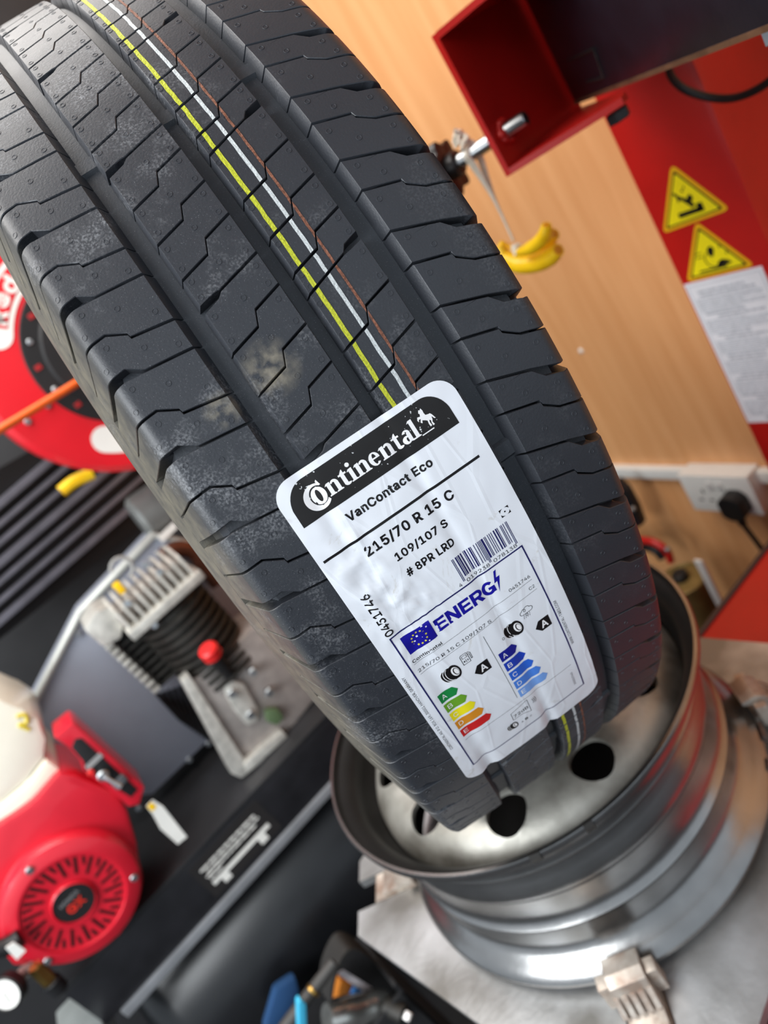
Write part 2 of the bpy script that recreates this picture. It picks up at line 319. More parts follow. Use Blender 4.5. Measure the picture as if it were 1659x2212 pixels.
    'd': (424, ('195,-8 172,-7 151,-2 130,5 111,16 94,29 79,45 66,64 55,84 46,108 39,133 35,160 34,189 35,218 39,245 46,270 55,293 66,313 79,332 95,347 112,361 131,371 151,378 173,383 196,384 213,384 228,381 241,378 253,373 263,367 272,360 280,353 287,346 306,319 311,319 311,509 372,509 372,0 313,0 313,59 307,59 287,31 280,24 272,17 263,10 252,4 241,-1 227,-5 212,-7', '205,47 221,48 236,51 250,57 263,65 274,75 284,86 293,100 299,115 305,132 309,150 311,169 312,189 311,210 309,229 305,247 300,263 293,278 284,291 275,302 263,312 251,320 237,325 221,329 205,330 187,329 172,325 157,319 145,311 133,301 124,290 115,276 108,261 103,245 99,227 97,209 96,189 97,170 99,151 103,133 109,117 115,101 124,88 134,76 145,66 158,57 172,51 188,48')),
    'e': (404, ('212,-8 185,-7 161,-2 138,6 117,16 98,30 82,46 68,64 56,85 46,108 40,132 35,159 34,187 35,215 39,242 46,267 55,290 67,311 81,329 97,346 115,359 135,370 157,378 180,383 205,384 221,384 236,382 251,379 266,374 280,368 294,361 307,351 319,341 331,329 341,315 350,299 357,282 363,263 368,242 370,219 371,194 371,169 75,169 75,221 338,221 310,202 309,220 307,237 303,254 298,269 291,282 283,294 273,305 263,314 250,321 237,326 222,329 205,330 189,329 173,326 159,321 146,313 135,304 125,294 116,282 109,270 103,256 99,241 97,226 96,211 96,178 97,157 100,139 104,122 110,106 118,92 128,80 139,70 151,61 165,55 179,50 195,47 212,46 224,47 234,48 244,50 254,53 263,56 271,61 278,66 285,73 292,80 297,88 302,96 306,105 365,91 360,77 353,63 345,51 335,39 324,29 311,19 298,11 283,4 266,-1 249,-5 231,-7',)),
    'i': (167, ('53,0 53,379 114,379 114,0', '84,443 75,444 67,446 60,449 54,455 48,461 44,468 42,475 41,483 42,491 44,499 48,506 54,512 60,517 67,521 75,523 84,524 92,523 100,521 107,517 114,512 119,506 123,499 126,491 126,483 126,475 123,468 119,461 114,455 107,449 100,446 92,444')),
    'l': (189, ('139,-2 119,-1 101,3 86,10 74,20 65,33 58,47 54,65 53,84 53,509 114,509 114,99 114,87 115,77 117,68 120,62 124,58 130,54 137,53 146,52 160,53 170,54 181,3 162,-1',)),
    'n': (410, ('114,227 114,0 53,0 53,379 112,379 112,287 102,287 112,312 124,332 137,349 152,362 169,372 187,379 207,383 227,384 246,383 264,380 280,376 295,369 309,360 321,349 332,336 341,321 348,304 353,285 356,264 357,240 357,0 296,0 296,235 295,256 290,275 283,291 273,304 260,315 246,323 229,328 210,329 197,328 184,326 172,322 161,317 150,311 141,303 133,293 126,283 121,271 117,257 114,243',)),
    'o': (415, ('207,-8 182,-7 159,-2 137,6 117,16 98,30 82,46 68,64 56,85 46,108 40,133 36,159 34,187 36,216 40,243 46,268 56,291 68,312 82,330 98,346 117,360 137,371 159,378 182,383 207,384 233,383 256,378 278,371 299,360 317,346 333,330 347,312 359,291 369,268 376,243 380,216 381,187 380,159 376,133 369,108 359,85 347,64 333,46 317,30 299,16 278,6 256,-2 233,-7', '207,46 226,48 242,51 257,57 270,66 282,76 292,89 300,102 307,117 312,134 316,151 318,169 319,187 318,206 316,224 312,242 307,258 300,274 292,287 282,300 270,310 257,319 242,325 226,329 207,330 189,329 173,325 158,319 145,310 134,300 124,287 115,274 108,258 103,242 99,224 97,206 96,187 97,169 99,151 103,134 108,117 115,102 124,89 134,76 145,66 158,57 173,51 189,48')),
    't': (227, ('204,379 204,327 6,327 6,379', '65,471 126,471 126,98 127,86 128,76 132,68 136,61 142,56 150,53 159,51 170,50 185,51 202,54 213,2 192,-3 168,-4 145,-3 125,2 107,10 92,21 80,35 72,52 67,71 65,93')),
}
GLYPHS['I'] = (150, ('45,0 45,509 105,509 105,0',))
def fatten(c, d, sg):
    """move a closed outline outward by d with mitred corners"""
    c = list(c)
    i = 0
    while i < len(c) and len(c) > 4:        # merge edges too short to survive the offset
        j = (i + 1) % len(c)
        if (Vector(c[i]) - Vector(c[j])).length < d * 0.75:
            c[i] = ((c[i][0] + c[j][0]) / 2, (c[i][1] + c[j][1]) / 2); del c[j]
            if j < i: i -= 1
        else: i += 1
    out = []
    n = len(c)
    for i in range(n):
        a, p, q = Vector(c[i - 1]), Vector(c[i]), Vector(c[(i + 1) % n])
        e1 = (p - a).normalized(); e2 = (q - p).normalized()
        n1 = Vector((e1.y, -e1.x)) * sg; n2 = Vector((e2.y, -e2.x)) * sg
        m = n1 + n2
        if m.length < 0.2: m = n1 + e1
        m.normalize()
        k = min(1 / max(m.dot(n1), 0.45), 2.0)
        out.append(tuple(p + m * d * k))
    return out
def text_bm(s, bold=0.0):
    """flat letters built from the outlines above, as a bmesh in the XY plane"""
    layers = {}
    x = 0
    for ch in s:
        ad, cs = GLYPHS[ch]
        P = [[tuple(map(int, q.split(','))) for q in c.split()] for c in cs]
        ar = [sum(a[0] * b[1] - b[0] * a[1] for a, b in zip(c, c[1:] + c[:1])) for c in P]
        if P:
            big = max(range(len(P)), key=lambda k: abs(ar[k]))
            outs = [k for k in range(len(P)) if ar[k] * ar[big] > 0]
            outs.remove(big); outs.insert(0, big)
            for n, k in enumerate(outs):
                grp = [P[k]] + ([P[q] for q in range(len(P)) if ar[q] * ar[big] < 0] if n == 0 else [])
                sg = 1 if ar[big] > 0 else -1
                if bold: grp = [fatten(c, bold * 1000, sg) for c in grp]
                layers.setdefault(n, []).extend([[((px + x) / 1000, py / 1000) for px, py in c] for c in grp])
        x += ad + bold * 1400
    bm = B()
    for n, cs in layers.items():
        cu = bpy.data.curves.new('letters', 'CURVE')
        cu.dimensions = '2D'; cu.fill_mode = 'FRONT'
        for c in cs:
            sp = cu.splines.new('POLY'); sp.points.add(len(c) - 1); sp.use_cyclic_u = True
            for q, (px, py) in zip(sp.points, c): q.co = (px, py, 0, 1)
        ob = bpy.data.objects.new('letters', cu)
        COL.objects.link(ob)
        dg = bpy.context.evaluated_depsgraph_get()
        me = bpy.data.meshes.new_from_object(ob.evaluated_get(dg))
        bm.from_mesh(me)
        bpy.data.objects.remove(ob, do_unlink=True); bpy.data.curves.remove(cu); bpy.data.meshes.remove(me)
    return bm

def fit_bm(bm, x0, x1, y0, h):
    xs = [v.co.x for v in bm.verts]; ys = [v.co.y for v in bm.verts]
    a, b, c, d = min(xs), max(xs), min(ys), max(ys)
    for v in bm.verts:
        v.co = Vector((x0 + (v.co.x - a) / (b - a) * (x1 - x0), y0 + (v.co.y - c) / (d - c) * h, 0))
    return bm

# ------------------------------------------------------------------ materials
SMEARS = ((-0.0964, -0.3017, 0.4300, 0.014), (-0.1222, -0.2951, 0.4283, 0.009))
def rubber(name, base, dust, w_dust=True, rough=0.55):
    m = bpy.data.materials.new(name); m.use_nodes = True
    nt = m.node_tree; N = nt.nodes; L = nt.links
    b = N['Principled BSDF']
    g = N.new('ShaderNodeNewGeometry')
    n1 = N.new('ShaderNodeTexNoise'); n1.inputs['Scale'].default_value = 26; n1.inputs['Detail'].default_value = 8; n1.inputs['Roughness'].default_value = 0.65
    n2 = N.new('ShaderNodeTexNoise'); n2.inputs['Scale'].default_value = 900; n2.inputs['Detail'].default_value = 4
    n3 = N.new('ShaderNodeTexNoise'); n3.inputs['Scale'].default_value = 2600; n3.inputs['Detail'].default_value = 1
    for n in (n1, n2, n3): L.new(g.outputs['Position'], n.inputs['Vector'])
    r1 = N.new('ShaderNodeValToRGB'); r1.color_ramp.elements[0].position = 0.52; r1.color_ramp.elements[1].position = 0.74
    L.new(n1.outputs['Fac'], r1.inputs[0])
    r2 = N.new('ShaderNodeValToRGB'); r2.color_ramp.elements[0].position = 0.44; r2.color_ramp.elements[1].position = 0.66
    L.new(n2.outputs['Fac'], r2.inputs[0])
    mu = N.new('ShaderNodeMath'); mu.operation = 'MULTIPLY'
    L.new(r1.outputs[0], mu.inputs[0]); L.new(r2.outputs[0], mu.inputs[1])
    r3 = N.new('ShaderNodeValToRGB'); r3.color_ramp.elements[0].position = 0.71; r3.color_ramp.elements[1].position = 0.75
    L.new(n3.outputs['Fac'], r3.inputs[0])
    mx = N.new('ShaderNodeMath'); mx.operation = 'MULTIPLY_ADD'; mx.inputs[1].default_value = dust
    m3 = N.new('ShaderNodeMath'); m3.operation = 'MULTIPLY'; m3.inputs[1].default_value = 0.55
    L.new(r3.outputs[0], m3.inputs[0])
    L.new(mu.outputs[0], mx.inputs[0]); L.new(m3.outputs[0], mx.inputs[2])
    c = N.new('ShaderNodeMix'); c.data_type = 'RGBA'
    c.inputs['A'].default_value = base; c.inputs['B'].default_value = (0.30, 0.31, 0.33, 1)
    L.new(mx.outputs[0], c.inputs['Factor'])
    if w_dust:
        tc0 = N.new('ShaderNodeTexCoord'); sp0_ = N.new('ShaderNodeSeparateXYZ'); L.new(tc0.outputs['Object'], sp0_.inputs[0])
        mr0 = N.new('ShaderNodeMapRange'); mr0.inputs['From Min'].default_value = 0.045; mr0.inputs['From Max'].default_value = -0.01
        mr0.inputs['To Min'].default_value = 0.22
        L.new(sp0_.outputs['X'], mr0.inputs['Value'])
        m0 = N.new('ShaderNodeMath'); m0.operation = 'MULTIPLY'; L.new(mx.outputs[0], m0.inputs[0]); L.new(mr0.outputs[0], m0.inputs[1])
        L.new(m0.outputs[0], c.inputs['Factor'])
    out = c.outputs['Result']
    if w_dust:
        tc = N.new('ShaderNodeTexCoord'); sp = N.new('ShaderNodeSeparateXYZ')
        L.new(tc.outputs['Object'], sp.inputs[0])
        mr = N.new('ShaderNodeMapRange'); mr.inputs['From Min'].default_value = -0.0835; mr.inputs['From Max'].default_value = -0.094
        L.new(sp.outputs['X'], mr.inputs['Value'])
        n4 = N.new('ShaderNodeTexNoise'); n4.inputs['Scale'].default_value = 120; n4.inputs['Detail'].default_value = 5
        L.new(g.outputs['Position'], n4.inputs['Vector'])
        m4 = N.new('ShaderNodeMath'); m4.operation = 'MULTIPLY'; L.new(mr.outputs[0], m4.inputs[0]); L.new(n4.outputs['Fac'], m4.inputs[1])
        c2 = N.new('ShaderNodeMix'); c2.data_type = 'RGBA'; L.new(m4.outputs[0], c2.inputs['Factor'])
        L.new(out, c2.inputs['A']); c2.inputs['B'].default_value = (0.19, 0.17, 0.125, 1)
        out = c2.outputs['Result']
    if w_dust:      # two smears of pale sand on the tread
        for sx_, sy_, sz_, rr_ in SMEARS:
            ds = N.new('ShaderNodeVectorMath'); ds.operation = 'DISTANCE'; ds.inputs[1].default_value = (sx_, sy_, sz_)
            L.new(g.outputs['Position'], ds.inputs[0])
            ms = N.new('ShaderNodeMapRange'); ms.inputs['From Min'].default_value = rr_; ms.inputs['From Max'].default_value = rr_ * .15
            L.new(ds.outputs['Value'], ms.inputs['Value'])
            n5 = N.new('ShaderNodeTexNoise'); n5.inputs['Scale'].default_value = 140; n5.inputs['Detail'].default_value = 6
            L.new(g.outputs['Position'], n5.inputs['Vector'])
            r5 = N.new('ShaderNodeValToRGB'); r5.color_ramp.elements[0].position = .38; r5.color_ramp.elements[1].position = .68
            L.new(n5.outputs['Fac'], r5.inputs[0])
            m5 = N.new('ShaderNodeMath'); m5.operation = 'MULTIPLY'; L.new(ms.outputs[0], m5.inputs[0]); L.new(r5.outputs[0], m5.inputs[1])
            c5 = N.new('ShaderNodeMix'); c5.data_type = 'RGBA'; L.new(m5.outputs[0], c5.inputs['Factor']); L.new(out, c5.inputs['A']); c5.inputs['B'].default_value = (0.28, 0.25, 0.19, 1)
            out = c5.outputs['Result']
    L.new(out, b.inputs['Base Color'])
    b.inputs['Specular IOR Level'].default_value = 0.45
    rr = N.new('ShaderNodeMapRange'); rr.inputs['To Min'].default_value = rough - 0.12; rr.inputs['To Max'].default_value = rough + 0.1
    L.new(n1.outputs['Fac'], rr.inputs['Value']); L.new(rr.outputs[0], b.inputs['Roughness'])
    bp = N.new('ShaderNodeBump'); bp.inputs['Strength'].default_value = 0.18; bp.inputs['Distance'].default_value = 0.0006
    L.new(n2.outputs['Fac'], bp.inputs['Height']); L.new(bp.outputs[0], b.inputs['Normal'])
    return m
RUB = rubber('tread_rubber', (0.027, 0.030, 0.037, 1), 0.8, True, 0.45)
RUBG = rubber('groove_rubber', (0.042, 0.047, 0.056, 1), 0.12, False, 0.5)

def wood_mat():
    m = bpy.data.materials.new('wood_laminate'); m.use_nodes = True
    nt = m.node_tree; N = nt.nodes; L = nt.links
    b = N['Principled BSDF']
    g = N.new('ShaderNodeNewGeometry')
    mp = N.new('ShaderNodeMapping'); mp.inputs['Scale'].default_value = (1, 42, 3.2)
    L.new(g.outputs['Position'], mp.inputs[0])
    n = N.new('ShaderNodeTexNoise'); n.inputs['Scale'].default_value = 1; n.inputs['Detail'].default_value = 7; n.inputs['Distortion'].default_value = 0.5
    L.new(mp.outputs[0], n.inputs['Vector'])
    r = N.new('ShaderNodeValToRGB')
    r.color_ramp.elements[0].position = 0.3; r.color_ramp.elements[0].color = srgb((224, 160, 104))
    r.color_ramp.elements[1].position = 0.7; r.color_ramp.elements[1].color = srgb((238, 178, 122))
    L.new(n.outputs['Fac'], r.inputs[0]); L.new(r.outputs[0], b.inputs['Base Color'])
    b.inputs['Roughness'].default_value = 0.42
    return m
WOOD = wood_mat()
M_red = mat('red_machine_paint', (194, 30, 24), 0.34, 0, 0.12, 12, 0.05, 300)
M_black = mat('black_paint', (30, 31, 34), 0.38, 0, 0.35, 40, 0.08, 150)
M_dark = mat('dark_plastic', (22, 22, 24), 0.5, 0, 0.3, 30)
M_mblack = mat('satin_black_tank', (24, 25, 28), 0.32, 0.0, 0.3, 18, 0.05, 80)
M_steel = mat('bright_steel', (190, 192, 194), 0.28, 1.0, 0.25, 80, 0.1, 200)
M_zinc = mat('zinc_plate', (196, 202, 206), 0.35, 1.0, 0.2, 60)
M_cast = mat('cast_aluminium', (220, 218, 210), 0.45, 0.45, 0.3, 60, 0.3, 250)
M_castd = mat('dark_cast_iron', (58, 56, 52), 0.55, 0.3, 0.5, 40, 0.3, 250)
M_castm = mat('grey_crankcase', (176, 168, 163), 0.45, 0.35, 0.25, 50, 0.2, 250)
M_guard = mat('slate_guard_paint', (160, 166, 180), 0.36, 0.15, 0.08, 15)
M_trim = mat('pale_metal_trim', (196, 200, 196), 0.4, 0.3, 0.1, 40)
M_white = mat('white_plastic', (235, 234, 228), 0.4, 0, 0.05, 20)
M_cream = mat('cream_fuel_tank', (240, 236, 220), 0.3, 0, 0.05, 20, coat=0.3)
M_ered = mat('engine_red', (206, 26, 46), 0.33, 0, 0.1, 20, coat=0.3)
M_eredd = mat('engine_red_vent', (120, 12, 24), 0.5, 0, 0.2, 40)
M_yellow = mat('yellow_plastic', (250, 205, 25), 0.35, 0, 0.12, 60, col2=(244, 190, 15))
M_orange = mat('orange_hose', (238, 104, 38), 0.4, 0, 0.1, 40)
M_bbrown = mat('orange_brown_tip', (214, 138, 20), 0.5, 0, 0.1, 60)
M_string = mat('cream_string', (238, 230, 214), 0.85, 0, 0.15, 300, 0.8, 900)
M_brass = mat('brass', (205, 165, 90), 0.3, 1.0, 0.2, 60)
M_obrass = mat('dull_brass_can', (150, 124, 70), 0.5, 0.4, 0.3, 25)
M_cap = mat('red_cap', (226, 40, 40), 0.4, 0, 0.1, 40)
M_sigy = mat('warning_yellow', (246, 230, 20), 0.4, 0, 0.06, 30)
M_sigo = mat('warning_yellow_border', (236, 182, 20), 0.4, 0, 0.06, 30)
M_ink = mat('black_print', (18, 16, 16), 0.35, 0, 0.2, 60)
M_paper = mat('white_paper', (232, 234, 238), 0.5, 0, 0.04, 30)
M_pgrey = mat('grey_print', (190, 195, 202), 0.6, 0, 0.2, 90)
M_blue = mat('blue_cloth', (38, 108, 176), 0.7, 0, 0.3, 40)
M_cyan = mat('cyan_plastic', (70, 184, 222), 0.4, 0, 0.1, 40)
M_slat = mat('grey_slat', (112, 112, 122), 0.4, 0.3, 0.2, 30)
M_copper = mat('brown_pipe', (120, 72, 52), 0.45, 0.5, 0.3, 40)

# ------------------------------------------------------------------ setting
def struct(name, bm, m, label=None):
    o = obj(name, bm, m, None, None)
    o['kind'] = 'structure'
    if label: o['label'] = label
    return o
WX = 0.765
b = B(); box(b, (WX, -1.1, -0.86), (WX + 0.018, 1.13, 1.42)); struct('wall_right', b, WOOD, 'orange-brown wood laminate panelled side wall')
b = B(); box(b, (-1.6, 1.10, -0.86), (WX, 1.13, 1.42)); struct('wall_back', b, mat('dark_back_lining', (44, 44, 46), 0.6, 0, 0.3, 10), 'dark lining behind the compressor')
b = B(); box(b, (-1.6, -1.4, -0.88), (WX + 0.018, 1.13, -0.86)); struct('floor', b, mat('dark_floor_mat', (46, 46, 48), 0.7, 0, 0.4, 20, 0.3, 200), 'dark rubber floor')
b = B(); box(b, (-1.6, -1.1, 1.42), (WX + 0.018, 1.13, 1.44)); struct('ceiling', b, mat('pale_ceiling', (205, 205, 202), 0.7), 'pale ceiling panel')

b = B(); box(b, (-7, -9, -1.32), (5, -1.4, -1.30)); box(b, (-7, -1.4, -1.32), (-1.6, 6, -1.30)); struct('floor_outside', b, mat('outdoor_tarmac', (70, 70, 72), .8, 0, .3, 5), 'dark tarmac outside the open doors')
# ================================================================== TYRE
R0, RC = 0.341, 1.2
KM = 5.95                       # mm of tread per degree
TY = Matrix(((0.965427613, -0.259415712, 0.025554101, 0.005760992),
             (-0.252155110, -0.904535440, 0.343850897, 0.008328609),
             (-0.066085735, -0.338406748, -0.938676488, 0.328741969), (0, 0, 0, 1)))
tyre = thing('van_tyre', 'large black van tyre with siped tread standing upright on the bare steel wheel', 'tyre', matrix=TY)

# cross-section outside: flat crowned tread, rounded shoulder, then sidewall
SB = 0.0812; RS = 0.0070; TURN = math.radians(73)
def prof(s, h=0.0):
    """s metres along the section from the centre line, h outward -> (w, r)"""
    sg = 1 if s >= 0 else -1
    a = abs(s)
    if a <= SB:
        sl = a / RC
        w, r = a, R0 - a * a / (2 * RC)
        nx, ny = math.sin(math.atan(sl)), math.cos(math.atan(sl))
    else:
        w0, r0 = SB, R0 - SB * SB / (2 * RC)
        p0 = math.atan(SB / RC)
        L = RS * (TURN - p0)
        t = min(a - SB, L) / RS
        p = p0 + t
        cx_, cy_ = w0 - RS * math.sin(p0), r0 - RS * math.cos(p0)
        w, r = cx_ + RS * math.sin(p), cy_ + RS * math.cos(p)
        nx, ny = math.sin(p), math.cos(p)
        ex = a - SB - L
        if ex > 0:
            w += ex * math.cos(p); r -= ex * math.sin(p)
    return sg * (w + nx * h), r + ny * h
def tmap(th, s, h):
    w, r = prof(s, h)
    return Vector((w, r * math.cos(th), r * math.sin(th)))

DEP = 0.0070
SE = 0.1240                     # where the shoulder blocks end
# carcass: groove floor, shoulders, sidewalls, beads (one closed lathe about local x)
b = B()
half = [(s, -DEP) for s in (0, .01, .02, .03, .04, .05, .06, .07, .0812, .083, .0845, .086, .0875, .0894, .096, .105, .115, .1233)] + [(SE, -0.0035), (SE + 0.001, -0.0002)]
secr = [prof(s, h) for s, h in half]
e_w, e_r = secr[-1]
side = [(e_w + .0018, e_r - .006), (.1030, .282), (.1062, .266), (.1068, .254), (.1050, .238), (.100, .220), (.0935, .205), (.0905, .196), (.084, .1905), (.072, .1900)]
inner = [(.070, .194), (.080, .205), (.090, .228), (.090, .262), (.080, .293), (.068, .314), (.05, .3225), (0, .3235)]
rp = secr + side + inner
full = rp + [(-w, r) for w, r in reversed(rp[1:-1])]
lathe(b, [(r, w) for w, r in full], (0, 0, 0), (1, 0, 0), 240, closed=True)
for f in b.faces: f.material_index = 1 if abs(f.calc_center_median().x) > .0845 else 0
obj('carcass', b, [RUBG, RUB], tyre, 40, 'smooth groove floors and sidewalls of the tyre', local=True)

def block_mesh(name, lo, hi, flare, nubs):
    """lo/hi: [(s_mm, theta_deg)] boundaries of the two sipes beside the block, s ascending in |s| order"""
    poly = [(t * KM, s) for s, t in lo] + [(t * KM, s) for s, t in reversed(hi)]
    bm = B()
    vs = [bm.verts.new((u, s, 0)) for u, s in poly]
    bm.faces.new(vs)
    bmesh.ops.remove_doubles(bm, verts=bm.verts, dist=0.05)
    us = [p[0] for p in poly]; ss = [p[1] for p in poly]
    cuts = []
    x = math.floor(min(us) / 6) * 6 + 6
    while x < max(us) - .5: cuts.append(((x, 0, 0), (1, 0, 0))); x += 6
    y = math.floor(min(ss) / 8) * 8 + 8
    while y < max(ss) - .5:
        cuts.append(((0, y, 0), (0, 1, 0))); y += 8
    for y in (81.2, 82.6, 84, 85.4, 86.8, 88.2, 89.4, 97, 106, 115):
        for q in (y, -y):
            if min(ss) < q < max(ss): cuts.append(((0, q, 0), (0, 1, 0)))
    for co, no in cuts:
        bmesh.ops.bisect_plane(bm, geom=bm.verts[:] + bm.edges[:] + bm.faces[:], plane_co=co, plane_no=no, dist=0.01)
    bmesh.ops.triangulate(bm, faces=[f for f in bm.faces if len(f.verts) > 4])
    be = [e for e in bm.edges if e.is_boundary]
    s_in = min(ss, key=abs)
    # walls: a small rounded lip then straight down
    low = {}
    for e in be:
        for v in e.verts:
            if v not in low:
                low[v] = None
    cen = {}
    for v in low:
        es = [e for e in v.link_edges if e.is_boundary]
        n = Vector((0, 0, 0))
        for e in es:
            f = e.link_faces[0]
            d = (e.verts[1].co - e.verts[0].co); nn = Vector((d.y, -d.x, 0)).normalized()
            if nn.dot(f.calc_center_median() - e.verts[0].co) > 0: nn = -nn
            n += nn
        cen[v] = n.normalized() if n.length > 1e-6 else Vector((0, 0, 0))
    orig = {v: v.co.copy() for v in low}
    mid = {}
    for v in low:
        o = orig[v]
        mid[v] = bm.verts.new(o + Vector((0, 0, -0.32)))
        v.co = o - cen[v] * 0.28
        d = Vector((0, 0, -DEP * 1000 + 0.15))
        fl = 0
        for tgt, amt in flare:
            if abs(o.y - tgt) < 0.3: fl = amt
        low[v] = bm.verts.new(o + d + Vector((0, fl, 0)))
    for e in be:
        a, c = e.verts
        bm.faces.new((a, c, mid[c], mid[a])); bm.faces.new((mid[a], mid[c], low[c], low[a]))
    # moulding nubs
    for (u, s) in nubs:
        k = 10
        R = [[bm.verts.new((u + rr * math.cos(2 * PI * i / k), s + rr * math.sin(2 * PI * i / k), z)) for i in range(k)] for rr, z in ((1.45, -.05), (1.38, .15), (.98, .15), (.92, .03))]
        for q in range(3):
            for i in range(k):
                bm.faces.new((R[q][i], R[q][(i + 1) % k], R[q + 1][(i + 1) % k], R[q + 1][i]))
        bm.faces.new(R[3])
    bmesh.ops.recalc_face_normals(bm, faces=bm.faces)
    for v in bm.verts:
        v.co = tmap(math.radians(v.co.x / KM), v.co.y / 1000, v.co.z / 1000)
    return finish(bm, name, RUB, 38)

T = 0.085          # half width of a thin sipe, degrees
def band(cl, t=T):
    return [(s, q - t) for s, q in cl], [(s, q + t) for s, q in cl]
def sh(c, d): return [(s, q + d) for s, q in c]
def interp(c, s):
    c = sorted(c)
    for (s0, q0), (s1, q1) in zip(c, c[1:]):
        if s0 <= s <= s1 and s1 > s0: return q0 + (q1 - q0) * (s - s0) / (s1 - s0)
    return c[0][1] if s < c[0][0] else c[-1][1]

P4 = 360 / 28
zr2 = band([(-36.9, 0), (-21.7, -.65), (-18.6, -1.75), (-4.2, -2.4)])
tk2 = ([(-36.9, -.52), (-28.2, -.82), (-26.2, -.80), (-4.2, -1.71)], [(-36.9, .12), (-28.6, -.28), (-26.0, -.63), (-4.2, -1.53)])
zr3 = band([(3.7, 0), (18, -.65), (21.3, -1.8), (36.1, -2.45)])
tk3 = ([(3.7, -.085), (26.3, -1.27), (28.6, -1.75), (36.1, -2.1)], [(3.7, .085), (26.0, -1.11), (29.5, -1.2), (36.1, -1.45)])
jl = band([(-48.5, 0), (-67.5, -.6), (-67.9, -.95), (-76, -1.75), (-90, -1.62), (-123.8, -1.0)])
tl = ([(-48.5, -.085), (-70.4, -.585), (-77, -1.4), (-91, -1.22), (-123.8, -.75)], [(-48.5, .085), (-70.4, -.415), (-80, -.62), (-89, -.5), (-123.8, -.05)])
jr = band([(48.5, 0), (66.2, .85), (66.6, 1.22), (73.7, 2.12), (84, 2.7), (123.8, 3.2)])
tr = ([(48.5, -.085), (69.6, 1.12), (84.5, 2.15), (123.8, 2.6)], [(48.5, .085), (69.6, 1.31), (74.7, 2.25), (84, 2.82), (123.8, 3.4)])

TYPES = []     # (mesh, base angle list)
def rib(sipes, offs, period, flare, base, ns):
    n = len(sipes)
    for i in range(n):
        lo = sh(sipes[i][1], offs[i])
        j = (i + 1) % n
        hi = sh(sipes[j][0], offs[j] + (period if j == 0 else 0))
        nubs = []
        for s, fr in ns:
            a, c = interp(lo, s), interp(hi, s)
            if c - a > 0.9: nubs.append(((a + (c - a) * fr + random.uniform(-.05, .05)) * KM, s + random.uniform(-.6, .6)))
        TYPES.append((block_mesh('tread_block', lo, hi, flare, nubs), base, period))
nub_r2 = ((-34, .2), (-34, .8), (-8, .2), (-8, .8), (-20, .5))
nub_r3 = ((5.3, .2), (5.3, .8), (33, .2), (33, .8), (20, .5))
rib([tk2, zr2, zr2, zr2], [0, 3.55, 6.9, 10.1], P4, ((-36.9, -1.6), (-4.2, 1.2)), -42.6, nub_r2)
rib([tk3, zr3, zr3, zr3], [0, 4.55, 7.95, 11.0], P4, ((3.7, -1.2), (36.1, 1.6)), -39.6, nub_r3)
rib([tl, jl], [0, 4.0], P4 / 2, ((-48.5, 3.0),), -47.4, ((-53, .75), (-66, .4), (-79, .25), (-84, .75)))
rib([tr, jr], [0, 2.8], P4 / 2, ((48.5, -3.0),), -46.8, ((53, .25), (62, .6), (78, .3), (80, .8)))
far = B()
cnt = 0
for me, base, per in TYPES:
    for k in range(int(round(360 / per))):
        ang = base + k * per
        q = (ang + 180) % 360 - 180
        if -112 <= q <= 52:
            o = bpy.data.objects.new('tread_block', me)
            COL.objects.link(o); o.parent = tyre
            o.rotation_euler = (math.radians(q - base + base), 0, 0)
            cnt += 1
        else:
            t = bmesh.new(); t.from_mesh(me)
            t.transform(Matrix.Rotation(math.radians(q), 4, 'X'))
            tm = bpy.data.meshes.new('tmp'); t.to_mesh(tm); t.free()
            far.from_mesh(tm); bpy.data.meshes.remove(tm)
obj('tread_blocks', far, RUB, tyre, 38, 'tread blocks round the hidden side of the tyre', local=True, kind='stuff')

# wear bars in the three long grooves
b = B(); wb = []
for s0, s1 in ((-48.0, -37.4), (-3.6, 3.1), (36.8, 48.0)):
    b = B()
    nn = 4
    vs = {}
    for i in range(nn + 1):
        for (t, h) in ((-.9, -DEP - .0005), (-.6, -DEP + .0017), (.6, -DEP + .0017), (.9, -DEP - .0005)):
            s = (s0 + (s1 - s0) * i / nn) / 1000
            vs[(i, t)] = b.verts.new(tmap(math.radians(t), s, h))
    ts = [-.9, -.6, .6, .9]
    for i in range(nn):
        for j in range(3):
            b.faces.new((vs[(i, ts[j])], vs[(i, ts[j + 1])], vs[(i + 1, ts[j + 1])], vs[(i + 1, ts[j])]))
    wb.append(finish(b, 'wear_bar', RUBG, 40))
for me in wb:
    for a in (-94, -58.5, -22, 14):
        o = bpy.data.objects.new('wear_bar', me); COL.objects.link(o); o.parent = tyre
        o.rotation_euler = (math.radians(a), 0, 0)

# painted lines on the second rib from the right
def stripe(name, w0, wid, m, label):
    b = B()
    for i in range(4):
        lo = sh([tk3, zr3, zr3, zr3][i][1], [0, 4.55, 7.95, 11.0][i])
        j = (i + 1) % 4
        hi = sh([tk3, zr3, zr3, zr3][j][0], [0, 4.55, 7.95, 11.0][j] + (P4 if j == 0 else 0))
        for k in range(-6, 6):
            base = -39.6 + k * P4
            n = 5
            rows = []
            for q in range(n + 1):
                row = []
                for e in (0, 1):
                    ww = w0 + (e - .5) * wid
                    a, c = interp(lo, ww) + .05, interp(hi, ww) - .05
                    th = base + a + (c - a) * q / n
                    jit = noise.noise(Vector((th * 1.7, w0, 0))) * .35 + noise.noise(Vector((th * 9, w0 + 5 * e, 3))) * .12
                    row.append(b.verts.new(tmap(math.radians(th), (ww + jit) / 1000, .00018)))
                rows.append(row)
            for q in range(n):
                b.faces.new((rows[q][0], rows[q][1], rows[q + 1][1], rows[q + 1][0]))
    bmesh.ops.recalc_face_normals(b, faces=b.faces)
    obj(name, b, m, tyre, 40, label, local=True)
